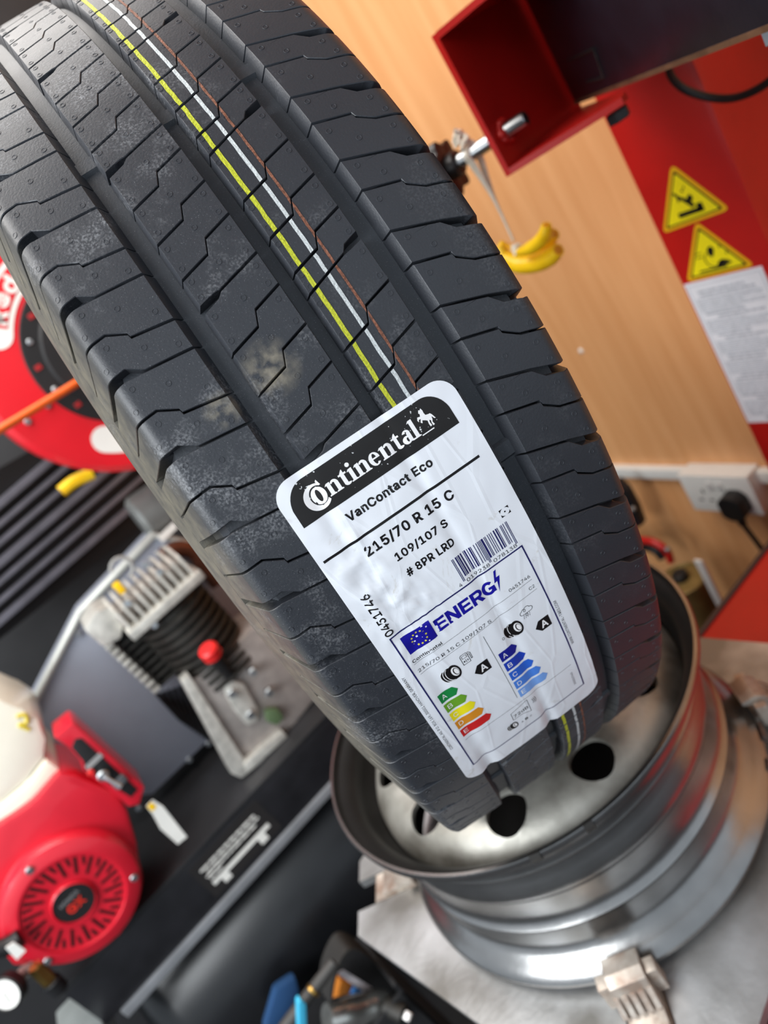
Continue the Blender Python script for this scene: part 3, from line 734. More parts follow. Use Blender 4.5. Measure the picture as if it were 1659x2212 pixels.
stripe('painted_line', 7.6, 2.0, mat('lime_paint', (186, 192, 44), 0.55, 0, 0.16, 1200, 0.5, 900), 'lime yellow painted line round the tread')
stripe('painted_line', 15.3, 1.7, mat('silver_paint', (205, 212, 214), 0.5, 0, 0.25, 1800, 0.5, 900), 'white painted line round the tread')
stripe('painted_line', 20.2, 1.2, mat('copper_paint', (140, 88, 66), 0.6, 0, 0.55, 900, 0.5, 900), 'copper brown painted line round the tread')

# ------------------------------------------------------------------ paper label stuck on the tread
LW0, LW1, LT0, LT1 = -57.6, 34.7, -29.8, 7.0
GRV = ((-42.7, 3.8), (-.2, 2.6), (42.3, 4.2))
def lift(w, th):
    """height in mm of the label paper above the tread crown"""
    h = 0.75
    for c, sg in GRV:
        amp = .75 if th < 2 else .75 + (th - 2) * .28
        h -= amp * math.exp(-((w - c) / sg) ** 2)
    # crumple down the left-hand third
    k = math.exp(-((w + 42) / 12) ** 2) * math.exp(-((th + 19) / 5.5) ** 2)
    h += k * 1.5 * (1.0 * noise.noise(Vector((w * .16, th * .9, 1.3))) + .5 * noise.noise(Vector((w * .4, th * 2.2, 4.7))) + .35)
    k2 = math.exp(-((w + 30) / 9) ** 2) * math.exp(-((th + 15) / 3.5) ** 2)
    h += k2 * 1.2 * noise.noise(Vector((w * .35, th * 1.4, 9.1)))
    h += .16 * noise.noise(Vector((w * .12 + th * .25, th * .5, 2.0)))
    return h
def lmap(w, th, dz=0.0):
    return tmap(math.radians(th), w / 1000, (lift(w, th) + dz) / 1000)

def label_mat():
    m = bpy.data.materials.new('label_paper'); m.use_nodes = True
    nt = m.node_tree; N = nt.nodes; L = nt.links
    b = N['Principled BSDF']; b.inputs['Roughness'].default_value = 0.36
    tc = N.new('ShaderNodeTexCoord')
    n = N.new('ShaderNodeTexNoise'); n.inputs['Scale'].default_value = 42; n.inputs['Detail'].default_value = 9; n.inputs['Roughness'].default_value = .7; n.inputs['Distortion'].default_value = 1.2
    L.new(tc.outputs['Object'], n.inputs['Vector'])
    r = N.new('ShaderNodeValToRGB')
    r.color_ramp.elements[0].position = .60; r.color_ramp.elements[0].color = srgb((230, 234, 241))
    r.color_ramp.elements[1].position = .75; r.color_ramp.elements[1].color = srgb((188, 182, 170))
    L.new(n.outputs['Fac'], r.inputs[0]); L.new(r.outputs[0], b.inputs['Base Color'])
    mp = N.new('ShaderNodeMapping'); mp.inputs['Rotation'].default_value = (0.5, 0.3, 0.9); mp.inputs['Scale'].default_value = (16, 3.5, 5)
    L.new(tc.outputs['Object'], mp.inputs[0])
    v = N.new('ShaderNodeTexVoronoi'); v.feature = 'DISTANCE_TO_EDGE'; v.inputs['Scale'].default_value = 3.2
    L.new(mp.outputs[0], v.inputs['Vector'])
    r2 = N.new('ShaderNodeValToRGB'); r2.color_ramp.elements[1].position = .05
    L.new(v.outputs['Distance'], r2.inputs[0])
    bp = N.new('ShaderNodeBump'); bp.inputs['Strength'].default_value = .16; bp.inputs['Distance'].default_value = .0005; bp.invert = True
    L.new(r2.outputs[0], bp.inputs['Height']); L.new(bp.outputs[0], b.inputs['Normal'])
    return m
def rounded(w0, w1, t0, t1, rad, n=8):
    """rounded rectangle outline in label millimetres (x = w, y = -theta*KM)"""
    x0, x1, y0, y1 = w0, w1, -t1 * KM, -t0 * KM
    out = []
    for cx_, cy_, a in ((x1 - rad, y1 - rad, 0), (x0 + rad, y1 - rad, 90), (x0 + rad, y0 + rad, 180), (x1 - rad, y0 + rad, 270)):
        for k in range(n + 1):
            t = math.radians(a + 90 * k / n)
            out.append((cx_ + rad * math.cos(t), cy_ + rad * math.sin(t)))
    return out
def flat(polys):
    bm = B()
    for p in polys:
        bm.faces.new([bm.verts.new((x, y, 0)) for x, y in p])
    return bm
def dice(bm, step):
    xs = [v.co.x for v in bm.verts]; ys = [v.co.y for v in bm.verts]
    x = math.floor(min(xs) / step) * step + step
    while x < max(xs) - .02:
        bmesh.ops.bisect_plane(bm, geom=bm.verts[:] + bm.edges[:] + bm.faces[:], plane_co=(x, 0, 0), plane_no=(1, 0, 0), dist=1e-4); x += step
    y = math.floor(min(ys) / step) * step + step
    while y < max(ys) - .02:
        bmesh.ops.bisect_plane(bm, geom=bm.verts[:] + bm.edges[:] + bm.faces[:], plane_co=(0, y, 0), plane_no=(0, 1, 0), dist=1e-4); y += step
    return bm
bm = dice(flat([rounded(LW0, LW1, LT0, LT1, 9.5, 10)]), 2.0)
top = bm.faces[:]
be = [e for e in bm.edges if e.is_boundary]
mp_ = {}
for v in list(bm.verts):
    if any(e.is_boundary for e in v.link_edges): mp_[v] = bm.verts.new(v.co + Vector((0, 0, -.22)))
for e in be:
    a, c = e.verts; bm.faces.new((a, c, mp_[c], mp_[a]))
for v in bm.verts: v.co = lmap(v.co.x, -v.co.y / KM, v.co.z)
paper = obj('paper_label', bm, label_mat(), tyre, 50, 'white printed tyre label with rounded corners and creases', local=True)

def lprint(name, bm, m, z=.09, step=4.0, label=None):
    step = 2.0
    bmesh.ops.remove_doubles(bm, verts=bm.verts, dist=1e-5)
    dice(bm, step)
    for v in bm.verts: v.co = lmap(v.co.x, -v.co.y / KM, z)
    # face outward from the tyre axis
    o = obj(name, bm, m, paper, 60, label, local=True)
    return o
def ltext(s, w0, w1, th, h, m, bold=0.0, vertical=False, name='printed_text', shear=0.0):
    bm = text_bm(s, bold)
    if not vertical:
        fit_bm(bm, w0, w1, -th * KM, h)
    else:       # reads upward: w0..w1 = start / end theta, th = w of the baseline
        fit_bm(bm, 0, abs(w1 - w0) * KM, 0, h)
        for v in bm.verts: v.co = Vector((th - v.co.y, -w0 * KM + v.co.x, 0))
    return lprint(name, bm, m)
def seg(p, q, wd):
    p = Vector(p); q = Vector(q); d = (q - p).normalized(); n = Vector((-d.y, d.x)) * wd / 2; e = d * wd / 2
    return [tuple(p - e + n), tuple(q + e + n), tuple(q + e - n), tuple(p - e - n)]
def line(pts, wd, closed=False):
    P = list(pts) + ([pts[0]] if closed else [])
    return [seg(a, c, wd) for a, c in zip(P, P[1:])]
def ell(cx_, cy_, rx, ry, a0=0, a1=360, n=24, rot=0):
    out = []
    for k in range(n + (0 if a1 - a0 >= 360 else 1)):
        t = math.radians(a0 + (a1 - a0) * k / n)
        x, y = rx * math.cos(t), ry * math.sin(t)
        c, s = math.cos(math.radians(rot)), math.sin(math.radians(rot))
        out.append((cx_ + x * c - y * s, cy_ + x * s + y * c))
    return out
def ring(cx_, cy_, o, i, a0=0, a1=360, n=28, sx=0, sy=0):
    """quads between an outer and an offset inner ellipse"""
    A = [(cx_ + o[0] * math.cos(math.radians(a0 + (a1 - a0) * k / n)), cy_ + o[1] * math.sin(math.radians(a0 + (a1 - a0) * k / n))) for k in range(n + 1)]
    C = [(cx_ + sx + i[0] * math.cos(math.radians(a0 + (a1 - a0) * k / n)), cy_ + sy + i[1] * math.sin(math.radians(a0 + (a1 - a0) * k / n))) for k in range(n + 1)]
    return [[A[k], A[k + 1], C[k + 1], C[k]] for k in range(n)]
Y = lambda th: -th * KM
LINK = mat('label_ink', (22, 20, 22), 0.3, 0, 0.15, 90)
LNAVY = mat('label_navy', (28, 28, 92), 0.4, 0, 0.1, 90)
LBLUE = mat('label_blue', (20, 16, 150), 0.4, 0, 0.1, 90)
LWHITE = mat('label_white_print', (240, 240, 242), 0.36)
# header band: black arch
hb = [(-53.6, Y(-26.15)), (28.2, Y(-26.15))]
hb += [(28.2 - 10.5 + 10.5 * math.cos(math.radians(a)), Y(-29.25) - 10.5 * 1.15 + 12.1 * math.sin(math.radians(a))) for a in range(10, 91, 8)]
hb += [(-53.6 + 10.5 + 10.5 * math.cos(math.radians(a)), Y(-29.25) - 10.5 * 1.15 + 12.1 * math.sin(math.radians(a))) for a in range(90, 171, 8)]
def ink_band():
    m = bpy.data.materials.new('scratched_black_band'); m.use_nodes = True
    nt = m.node_tree; N = nt.nodes; L = nt.links; b = N['Principled BSDF']; b.inputs['Roughness'].default_value = .42
    tc = N.new('ShaderNodeTexCoord'); n = N.new('ShaderNodeTexNoise'); n.inputs['Scale'].default_value = 620; n.inputs['Detail'].default_value = 2
    n2 = N.new('ShaderNodeTexNoise'); n2.inputs['Scale'].default_value = 60; n2.inputs['Detail'].default_value = 3
    L.new(tc.outputs['Object'], n.inputs['Vector']); L.new(tc.outputs['Object'], n2.inputs['Vector'])
    ad = N.new('ShaderNodeMath'); ad.operation = 'MULTIPLY_ADD'; ad.inputs[1].default_value = .5
    L.new(n2.outputs['Fac'], ad.inputs[0]); L.new(n.outputs['Fac'], ad.inputs[2])
    r = N.new('ShaderNodeValToRGB'); r.color_ramp.elements[0].position = .965; r.color_ramp.elements[0].color = srgb((15, 12, 12)); r.color_ramp.elements[1].position = .99; r.color_ramp.elements[1].color = srgb((210, 212, 215))
    L.new(ad.outputs[0], r.inputs[0]); L.new(r.outputs[0], b.inputs['Base Color'])
    return m
lprint('header_band', flat([hb]), ink_band(), .07, 3.0, 'black arched header band with white logo')

# white bold serif logo lettering
def logo():
    P = []
    X = 5.9; by = Y(-26.98)
    def add(ps, ox):
        for p in ps: P.append([(x + ox, y + by) for x, y in p])
    def stem(x0, x1, h, flag=True, foot=True, fl=.8, fr=.7):
        g = [[(x0, 0), (x1, 0), (x1, h), (x0, h - .15)]]
        if flag: g.append([(x0 - .9, h - 1.05), (x0 + .1, h - .95), (x0 + .6, h - .05), (x0, h - .15)])
        if foot: g.append([(x0 - fl, 0), (x1 + fr, 0), (x1 + fr, .4), (x1, .75), (x0, .75), (x0 - fl, .4)])
        return g
    def n_(ox):
        g = stem(.9, 2.7, X) + stem(4.5, 6.3, X - 1.4, flag=False)
        g += ring(4.35, X - 2.0, (1.95, 2.05), (.75, 1.0), 0, 150, 12, sx=-.35)
        add(g, ox)
    n_(-36.6)
    def t_(ox):
        g = [[(.9, .7), (2.7, .9), (2.7, X + 1.5), (2.2, X + 1.3), (.9, X)], [(0, X - .85), (3.8, X - .85), (3.8, X - .05), (0, X - .05)]]
        g += ring(2.6, 1.25, (1.7, 1.35), (.1, .35), 180, 340, 10)
        add(g, ox)
    t_(-29.4)
    def i_(ox): add(stem(.9, 2.7, X) + [ell(1.8, X + 1.75, 1.0, 1.0, n=14)], ox)
    i_(-25.3)
    n_(-21.9)
    def e_(ox):
        g = ring(2.6, X / 2, (2.6, X / 2 + .1), (.95, X / 2 - .55), 0, 318, 26, sx=.15)
        g.append([(1.2, X / 2 - .05), (5.15, X / 2 - .05), (5.15, X / 2 + .6), (1.2, X / 2 + .6)])
        add(g, ox)
    e_(-14.6)
    n_(-9.1)
    t_(-1.9)
    def a_(ox):
        g = [[(2.9, .5), (4.6, .0), (5.6, .0), (5.6, .6), (4.7, .8), (4.7, X - 1.4), (2.9, X - 1.4)]]
        g += ring(2.9, X - 1.5, (1.8, 1.6), (.35, .85), 0, 165, 12)
        g += ring(2.1, 1.75, (2.1, 1.85), (.55, 1.0), 60, 320, 16, sx=.4)
        add(g, ox)
    a_(2.4)
    add(stem(.9, 2.75, 8.6), 7.6)
    # encircling C with o inside
    cxc, cyc = -41.0, Y(-27.52) - by
    g = ring(cxc - .4, cyc - .1, (6.0, 6.0), (4.0, 4.5), 52, 320, 34, sx=.9, sy=.3)
    g += ring(cxc + .55, cyc, (3.4, 4.0), (1.15, 2.9), 0, 360, 26)
    g.append([(cxc + 2.2, cyc + 5.9), (cxc + 2.9, cyc + 6.6), (cxc + 3.6, cyc + 3.9), (cxc + 2.6, cyc + 3.9)])
    add(g, 0)
    return P
lprint('logo_lettering', flat(logo()), LWHITE, .13, 3.0, 'white bold serif logo lettering')
horse = [(15.3, -28.62), (15.9, -28.56), (16.5, -28.66), (16.9, -28.45), (16.75, -28.25), (17.0, -28.05), (18.4, -27.98), (19.0, -27.98), (19.6, -27.82), (20.3, -27.45), (19.6, -27.5), (19.2, -27.68), (18.95, -27.7), (18.7, -27.5), (18.15, -27.35), (18.5, -27.12), (17.7, -27.08), (17.55, -27.3), (17.9, -27.5), (17.3, -27.6), (17.0, -27.4), (17.25, -27.16), (16.4, -27.12), (16.25, -27.35), (16.5, -27.62), (15.8, -27.72), (14.6, -27.85), (14.0, -27.66), (13.4, -27.78), (14.3, -28.0), (13.4, -28.02), (12.9, -27.86), (12.6, -28.02), (13.3, -28.22), (14.6, -28.16), (15.0, -28.35), (14.6, -28.42)]
bm = flat([[(w, Y(t)) for w, t in horse]]); bmesh.ops.triangulate(bm, faces=bm.faces)
lprint('horse_emblem', bm, LWHITE, .14, 2.0, 'white rearing horse emblem')
lprint('logo_rule', flat([[(11.2, Y(-26.95)), (17.4, Y(-26.95)), (17.4, Y(-26.87)), (11.2, Y(-26.87))]]), LWHITE, .13)
ltext('VanContact Eco', -36.2, 8.6, -24.62, 4.3, LINK, .028)
lprint('rule_line', flat([seg((-54.4, Y(-23.2)), (27.7, Y(-23.2)), 1.25)]), LINK)
ltext('215/70 R 15 C', -37.6, 9.4, -21.5, 5.7, LINK, .026)
ltext('109/107 S', -27.8, .4, -19.9, 4.7, LINK, .024)
ltext('# 8PR LRD', -27.3, -1.4, -18.4, 4.1, LINK, .024)
ltext('0451746', -15.1, -19.3, -46.6, 4.4, LINK, .014, True)
# small corner mark
g = []
cx_, cy_ = 26.0, Y(-18.25)
for sx_, sy_ in ((1, 1), (-1, 1), (-1, -1), (1, -1)):
    pts = [(cx_ + sx_ * 2.6, cy_ + sy_ * 2.0)] + [(cx_ + sx_ * 2.5 * math.cos(math.radians(a)), cy_ + sy_ * 1.95 * math.sin(math.radians(a))) for a in (12, 28, 45, 62, 78)]
    g.append(pts)
g.append(ell(cx_, cy_, .45, .4, n=10))
lprint('corner_mark', flat(g), LINK)
# EAN-13 bars for 4019238078138
Lc = ['0001101', '0011001', '0010011', '0111101', '0100011', '0110001', '0101111', '0111011', '0110111', '0001011']
def G(s): return ''.join('1' if c == '0' else '0' for c in s)[::-1]
par = {'4': 'LGLLGG'}['4']
code = '4019238078138'
bits = '101' + ''.join((Lc[int(d)] if p == 'L' else G(Lc[int(d)])) for d, p in zip(code[1:7], par)) + '01010' + ''.join(''.join('1' if c == '0' else '0' for c in Lc[int(d)]) for d in code[7:]) + '101'
bars = []
mw = 31.4 / 95
i = 0
while i < 95:
    if bits[i] == '1':
        j = i
        while j < 95 and bits[j] == '1': j += 1
        guard = i < 3 or i > 91 or 45 <= i <= 49
        x0, x1 = -7.1 + i * mw, -7.1 + j * mw
        bars.append([(x0, Y(-15.3 if guard else -15.62)), (x1, Y(-15.3 if guard else -15.62)), (x1, Y(-17.5)), (x0, Y(-17.5))])
        i = j
    else: i += 1
lprint('barcode', flat(bars), LNAVY)
ltext('4', -9.9, -8.4, -15.05, 1.9, LINK)
ltext('019238', -5.4, 7.6, -15.05, 1.9, LINK)
ltext('078138', 10.1, 23.4, -15.05, 1.9, LINK)
# energy box
lprint('box_outline', flat(line([(-50.0, Y(-14.85)), (25.4, Y(-14.85)), (25.6, Y(4.35)), (-50.4, Y(4.35))], .75, True)), LNAVY, .09, 3.0)
lprint('flag', flat([[(-46.2, Y(-12.45)), (-30.6, Y(-12.45)), (-30.6, Y(-14.3)), (-46.2, Y(-14.3))]]), LBLUE, .09, 4, 'blue flag with a ring of yellow stars')
st = []
for k in range(12):
    a = math.radians(30 * k); x, y = -38.4 + 3.7 * math.sin(a), Y(-13.37) + 3.7 * math.cos(a)
    st.append([(x + (.72 if q % 2 == 0 else .3) * math.sin(math.radians(36 * q)), y + (.72 if q % 2 == 0 else .3) * math.cos(math.radians(36 * q))) for q in range(10)])
lprint('flag_stars', flat(st), mat('label_star_yellow', (232, 222, 60), .4), .15)
def heavy():
    x0, y0, H, t = -29.2, Y(-12.72), 7.4, 1.75
    P = []
    def R(a, b, c, d): P.append([(x0 + a, y0 + b), (x0 + c, y0 + b), (x0 + c, y0 + d), (x0 + a, y0 + d)])
    def E_(o): R(o, 0, o + t, H); R(o, 0, o + 5.8, t * .85); R(o, H / 2 - t * .4, o + 5.5, H / 2 + t * .4); R(o, H - t * .85, o + 5.8, H)
    E_(0)
    o = 6.6
    R(o, 0, o + t, H); R(o + 4.9, 0, o + 4.9 + t, H); P.append([(x0 + o, y0 + H), (x0 + o + t * 1.15, y0 + H), (x0 + o + 4.9 + t, y0), (x0 + o + 4.9 - .25, y0)])
    E_(14.1)
    o = 20.7
    R(o, 0, o + t, H); P.append([(x0 + o + 2.4, y0 + 3.4), (x0 + o + 4.4, y0 + 3.4), (x0 + o + 6.7, y0), (x0 + o + 4.5, y0)])
    R(o, H - t * .85, o + 4.0, H); R(o, 2.6, o + 4.0, 2.6 + t * .85)
    P.extend(ring(x0 + o + 3.8, y0 + 5.0, (2.6, 2.4), (.95, .95), -90, 90, 14))
    o = 27.4
    P.extend(ring(x0 + o + 3.3, y0 + H / 2, (3.4, H / 2 + .1), (1.6, H / 2 - 1.45), 42, 335, 26))
    R(o + 3.3, 2.6, o + 6.6, 2.6 + t * .8); R(o + 5.0, .5, o + 6.6, 3.8)
    return P
lprint('printed_heading', flat(heavy()), LBLUE, .09, 2, 'bold blue energy heading')
lprint('lightning_bolt', flat([[(7.4, Y(-14.45)), (5.2, Y(-13.45)), (6.9, Y(-13.5)), (5.6, Y(-12.5)), (9.2, Y(-13.85)), (7.2, Y(-13.85)), (8.9, Y(-14.5))]]), LBLUE)
ltext('0451746', 9.6, 22.0, -11.85, 1.9, LINK)
ltext('Continental', -47.3, -30.6, -11.55, 2.0, LINK, .012)
ltext('C2', 18.8, 22.0, -10.75, 1.9, LINK)
ltext('215/70 R 15 C 109/107 S', -47.4, -5.1, -10.4, 2.3, LINK)
lprint('rule_line', flat([seg((-47.3, Y(-11.4)), (22.2, Y(-11.6)), .16)]), LINK)
lprint('rule_line', flat([seg((-47.3, Y(-10.2)), (22.4, Y(-10.5)), .16)]), LINK)
lprint('rule_line', flat([seg((-12.2, Y(-9.7)), (-12.0, Y(-.8)), .2)]), LINK)
lprint('rule_line', flat([seg((-46.7, Y(0.0)), (22.3, Y(0.1)), .2)]), LINK)
def icon_tyre(cx_, cy_, s):
    black, white = [], []
    black.append(ell(cx_ - .5 * s, cy_ - .05 * s, 2.0 * s, 3.3 * s, rot=12))
    black.append([(cx_ - 2.9 * s, cy_ - 2.6 * s), (cx_ + .9 * s, cy_ - 3.3 * s), (cx_ + 1.4 * s, cy_ + 3.2 * s), (cx_ - 2.2 * s, cy_ + 2.6 * s)])
    black.append(ell(cx_ - 2.4 * s, cy_, 1.5 * s, 2.8 * s, rot=10))
    black.append(ell(cx_ + 1.1 * s, cy_, 2.1 * s, 3.3 * s, rot=10))
    for k in range(3):
        white += line(ell(cx_ - (.35 + .95 * k) * s, cy_, 1.8 * s, (3.1 - .12 * k) * s, 105, 262, 12, 10), .22 * s)
    white.append(ell(cx_ + 1.25 * s, cy_, 1.35 * s, 2.2 * s, rot=10))
    lprint('tyre_icon', flat(black), LINK, .09)
    lprint('tyre_icon_highlights', flat(white), LWHITE, .13)
    lprint('tyre_icon_bore', flat([ell(cx_ + 1.5 * s, cy_ - .1 * s, .95 * s, 1.75 * s, rot=10)] ), LINK, .16)
    lprint('tyre_icon_hole', flat([ell(cx_ + 1.65 * s, cy_ - .15 * s, .7 * s, 1.45 * s, rot=10)]), LWHITE, .18)
icon_tyre(-34.4, Y(-8.35), 1.45)
icon_tyre(3.2, Y(-8.3), 1.45)
icon_tyre(-20.9, Y(2.7), .95)
# fuel pump icon, cloud and drops
x, y = -27.4, Y(-8.9) - 1.8
lprint('pump_icon', flat(line([(x, y - 1.6), (x, y + 4.2), (x + .7, y + 4.9), (x + 3.4, y + 4.9), (x + 4.1, y + 4.2), (x + 4.1, y - 1.6)], .28, True) + line([(x + .8, y + 2.2), (x + 3.3, y + 2.2), (x + 3.3, y + 3.9), (x + .8, y + 3.9)], .22, True)
       + line([(x + 4.1, y + 3.4), (x + 5.0, y + 3.0), (x + 5.0, y - .4), (x + 5.6, y - .4), (x + 5.7, y + 3.4), (x + 4.6, y + 4.6)], .26) + [ell(x + 1.1, y + .2, .45, .55, n=10)] + line([(x + 2.1, y - .8), (x + 2.1, y + 1.2)], .2)
       + [[(x + 3.3, y + 1.2), (x + 2.6, y + .1), (x + 3.1, y + .1), (x + 2.8, y - .9), (x + 3.6, y + .4), (x + 3.1, y + .4)]]), LINK)
x, y = 12.4, Y(-9.25)
cl = ell(x - 2.2, y - .2, 1.3, 1.2, 90, 270, 8) + ell(x + 2.4, y - .1, 1.5, 1.3, -90, 70, 8) + ell(x + .9, y + .9, 1.6, 1.5, 10, 140, 8) + ell(x - 1.1, y + .7, 1.2, 1.1, 70, 170, 6)
drops = []
for k in range(4):
    for q in range(2): drops += line([(x - 1.8 + k * 1.1 - q * .35, y - 1.9 - q * 1.2), (x - 2.05 + k * 1.1 - q * .35, y - 2.7 - q * 1.2)], .2)
for dx, dy in ((7.2, -1.5), (7.6, -4.6), (-8.6, -8.6), (-6.6, -8.6)):
    drops += line(ell(x - 9.4 + dx + 1.6, y + dy + 2.2, .55, .8, n=9), .2, True)
lprint('rain_cloud_icon', flat(line(cl, .26, True) + drops), LINK)
def badge(x0, th0):
    p = [(x0, Y(th0)), (x0 + 2.9, Y(th0 - .62)), (x0 + 9.0, Y(th0 - .62)), (x0 + 9.0, Y(th0 + .62)), (x0 + 2.9, Y(th0 + .62))]
    lprint('grade_badge', flat([p]), LINK, .09, 4, 'black arrow badge with a white letter A')
    bm = text_bm('A', .02); fit_bm(bm, x0 + 3.4, x0 + 7.4, Y(th0 + .4), 4.7)
    lprint('badge_letter', bm, LWHITE, .14)
badge(-25.0, -6.85)
badge(12.7, -6.8)
def arrow(x0, w, th, col, ch, nm):
    p = [(x0, Y(th + .55)), (x0 + w - 2.3, Y(th + .55)), (x0 + w, Y(th)), (x0 + w - 2.3, Y(th - .55)), (x0, Y(th - .55))]
    lprint('rating_arrow', flat([p]), mat('label_' + nm, col, .4), .09, 4, nm.replace('_', ' ') + ' rating arrow')
    bm = text_bm(ch); fit_bm(bm, x0 + 1.6, x0 + 4.2, Y(th + .27), 3.2)
    lprint('arrow_letter', bm, LWHITE, .14)
for k, (c, nm) in enumerate((((20, 128, 62), 'dark_green'), ((104, 160, 40), 'light_green'), ((240, 226, 30), 'yellow'), ((216, 140, 32), 'orange'), ((204, 28, 30), 'red'))):
    arrow(-46.7, 10.8 + k * 1.95, -6.55 + 1.36 * k, c, 'ABCDE'[k], nm)
for k, (c, nm) in enumerate((((20, 30, 140), 'navy_blue'), ((26, 62, 178), 'deep_blue'), ((40, 98, 205), 'mid_blue'), ((72, 130, 222), 'light_blue'), ((118, 164, 232), 'pale_blue'))):
    arrow(-10.2, 10.8 + k * 2.0, -6.5 + 1.36 * k, c, 'ABCDE'[k], nm)
lprint('speaker_outline', flat(line([(-19.2, Y(.75)), (-12.5, Y(.55)), (-8.0, Y(.1) - 1.6), (-8.2, Y(2.15) - 1.0), (-13.0, Y(1.9)), (-19.4, Y(1.85))], .26, True) + sum([line(ell(-6.0 + .9 * k, Y(1.1), 1.1, 2.1 + .35 * k, -62, 62, 8), .26) for k in range(3)], [])), LINK)
ltext('72dB', -18.3, -9.0, 1.66, 2.6, LINK, .006)
ltext('A', -15.9, -14.7, 3.15, 1.6, LINK); ltext('B', -13.4, -11.6, 3.15, 2.2, LINK, .02); ltext('C', -10.2, -9.0, 3.15, 1.5, LINK)
ltext('CONTINENTAL AG, P.O. BOX 169, 30001 HANOVER, GERMANY', -.1, -11.0, -54.2, 1.9, LINK, 0, True)
ltext('WWW.CONTINENTAL-TIRES.COM', -2.3, -8.2, 28.6, 1.7, LINK, 0, True)
ltext('2020/740', 3.4, 1.2, 21.6, 1.5, LINK, 0, True)
#MORE
# ================================================================== STEEL WHEEL
ZR = -0.1786
wheel = thing('steel_wheel', 'bare silver steel wheel rim lying flat on the turntable under the tyre', 'wheel rim', (0, 0, ZR))
M_rim = mat('silver_wheel_paint', (158, 157, 156), 0.27, 0.95, 0.28, 14, 0.12, 120)
M_disc = mat('worn_disc_paint', (186, 184, 176), 0.46, 0.6, 0.3, 22, 0.2, 160, col2=(120, 116, 108))
outer = [(.2077, -.0005), (.2088, -.003), (.2082, -.0075), (.2045, -.0115), (.1985, -.0135), (.1935, -.0165), (.1915, -.021), (.1905, -.034), (.1918, -.0375), (.1900, -.0415),
         (.1838, -.0465), (.1812, -.0500), (.1816, -.0540), (.1838, -.0610), (.1862, -.0690), (.1874, -.0745), (.1868, -.0785), (.1846, -.0820), (.1838, -.0850), (.1838, -.1050), (.1846, -.1110), (.1872, -.1160), (.1898, -.1190), (.1884, -.1225), (.1850, -.1260), (.1846, -.1300), (.1850, -.1460), (.1872, -.1535), (.1920, -.1590), (.1985, -.1632), (.2055, -.1680), (.2085, -.1735), (.2077, -.1786)]
inn = [(.2050, -.1786), (.2035, -.1725), (.1965, -.1680), (.1895, -.1635), (.1842, -.1560), (.1820, -.1460), (.1815, -.1280), (.1820, -.1200), (.1810, -.1120), (.1805, -.0900), (.1830, -.0760), (.1810, -.0640), (.1785, -.0530), (.1790, -.0480), (.1850, -.0410), (.1868, -.0340), (.1878, -.021), (.1905, -.0155), (.1965, -.0105), (.2020, -.0075), (.2050, -.0005)]
b = B(); lathe(b, outer + inn, (0, 0, 0), (0, 0, 1), 160, closed=True)
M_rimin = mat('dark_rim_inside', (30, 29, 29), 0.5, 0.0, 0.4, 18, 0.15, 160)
b.normal_update(); bmesh.ops.recalc_face_normals(b, faces=b.faces)
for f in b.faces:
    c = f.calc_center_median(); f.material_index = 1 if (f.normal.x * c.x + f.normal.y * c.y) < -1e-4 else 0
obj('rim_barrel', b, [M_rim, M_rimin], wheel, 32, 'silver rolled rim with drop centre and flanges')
# disc with ten hand holes
dp = [(.034, -.030), (.060, -.030), (.074, -.027), (.088, -.0215), (.105, -.0185), (.130, -.0180), (.148, -.0195), (.160, -.0245), (.1700, -.034), (.1760, -.043), (.1778, -.0530)]
prof_d = dp + [(.1738, -.0530), (.1660, -.039), (.157, -.0295), (.146, -.0245), (.130, -.0230), (.105, -.0235), (.088, -.0265), (.074, -.032), (.060, -.035), (.034, -.035)]
b = B(); lathe(b, prof_d, (0, 0, 0), (0, 0, 1), 120, closed=True)
me = finish(b, 'disc', None, None)
od = bpy.data.objects.new('disc_tmp', me); COL.objects.link(od)
c = B()
for k in range(10):
    a = math.radians(-97 + 36 * k)
    cyl(c, (.142 * math.cos(a), .142 * math.sin(a), -.075), (.142 * math.cos(a), .142 * math.sin(a), .02), .0205, 28)
oc = bpy.data.objects.new('cut_tmp', finish(c, 'cut', None, None)); COL.objects.link(oc)
md = od.modifiers.new('b', 'BOOLEAN'); md.operation = 'DIFFERENCE'; md.object = oc; md.solver = 'EXACT'
dg = bpy.context.evaluated_depsgraph_get()
nm = bpy.data.meshes.new_from_object(od.evaluated_get(dg))
b = B(); b.from_mesh(nm)
bpy.data.objects.remove(od, do_unlink=True); bpy.data.objects.remove(oc, do_unlink=True); bpy.data.meshes.remove(nm)
obj('wheel_disc', b, M_disc, wheel, 30, 'pale wheel disc with round hand holes')
M_clip = mat('dull_lead_weight', (120, 104, 98), 0.5, 0.5, 0.4, 120)
for az, z, rr, ln in ((-47.5, -.1745, .2095, 5.2), (-57.5, -.1745, .2095, 3.6)):
    b = B()
    lathe(b, [(rr - .0015, z - .004), (rr + .0028, z - .0035), (rr + .0030, z + .0045), (rr - .0005, z + .0055)], (0, 0, 0), (0, 0, 1), 8, closed=True, a0=0, a1=math.radians(ln))
    a, u, w = frame((0, 0, 1))
    ang0 = math.atan2(u.y, u.x); sgn = 1 if u.cross(w).z > 0 else -1
    b.transform(Matrix.Rotation(math.radians(az) - ang0, 4, 'Z'))
    bmesh.ops.holes_fill(b, edges=b.edges, sides=0)
    obj('balance_weight', b, M_clip, wheel, 30)
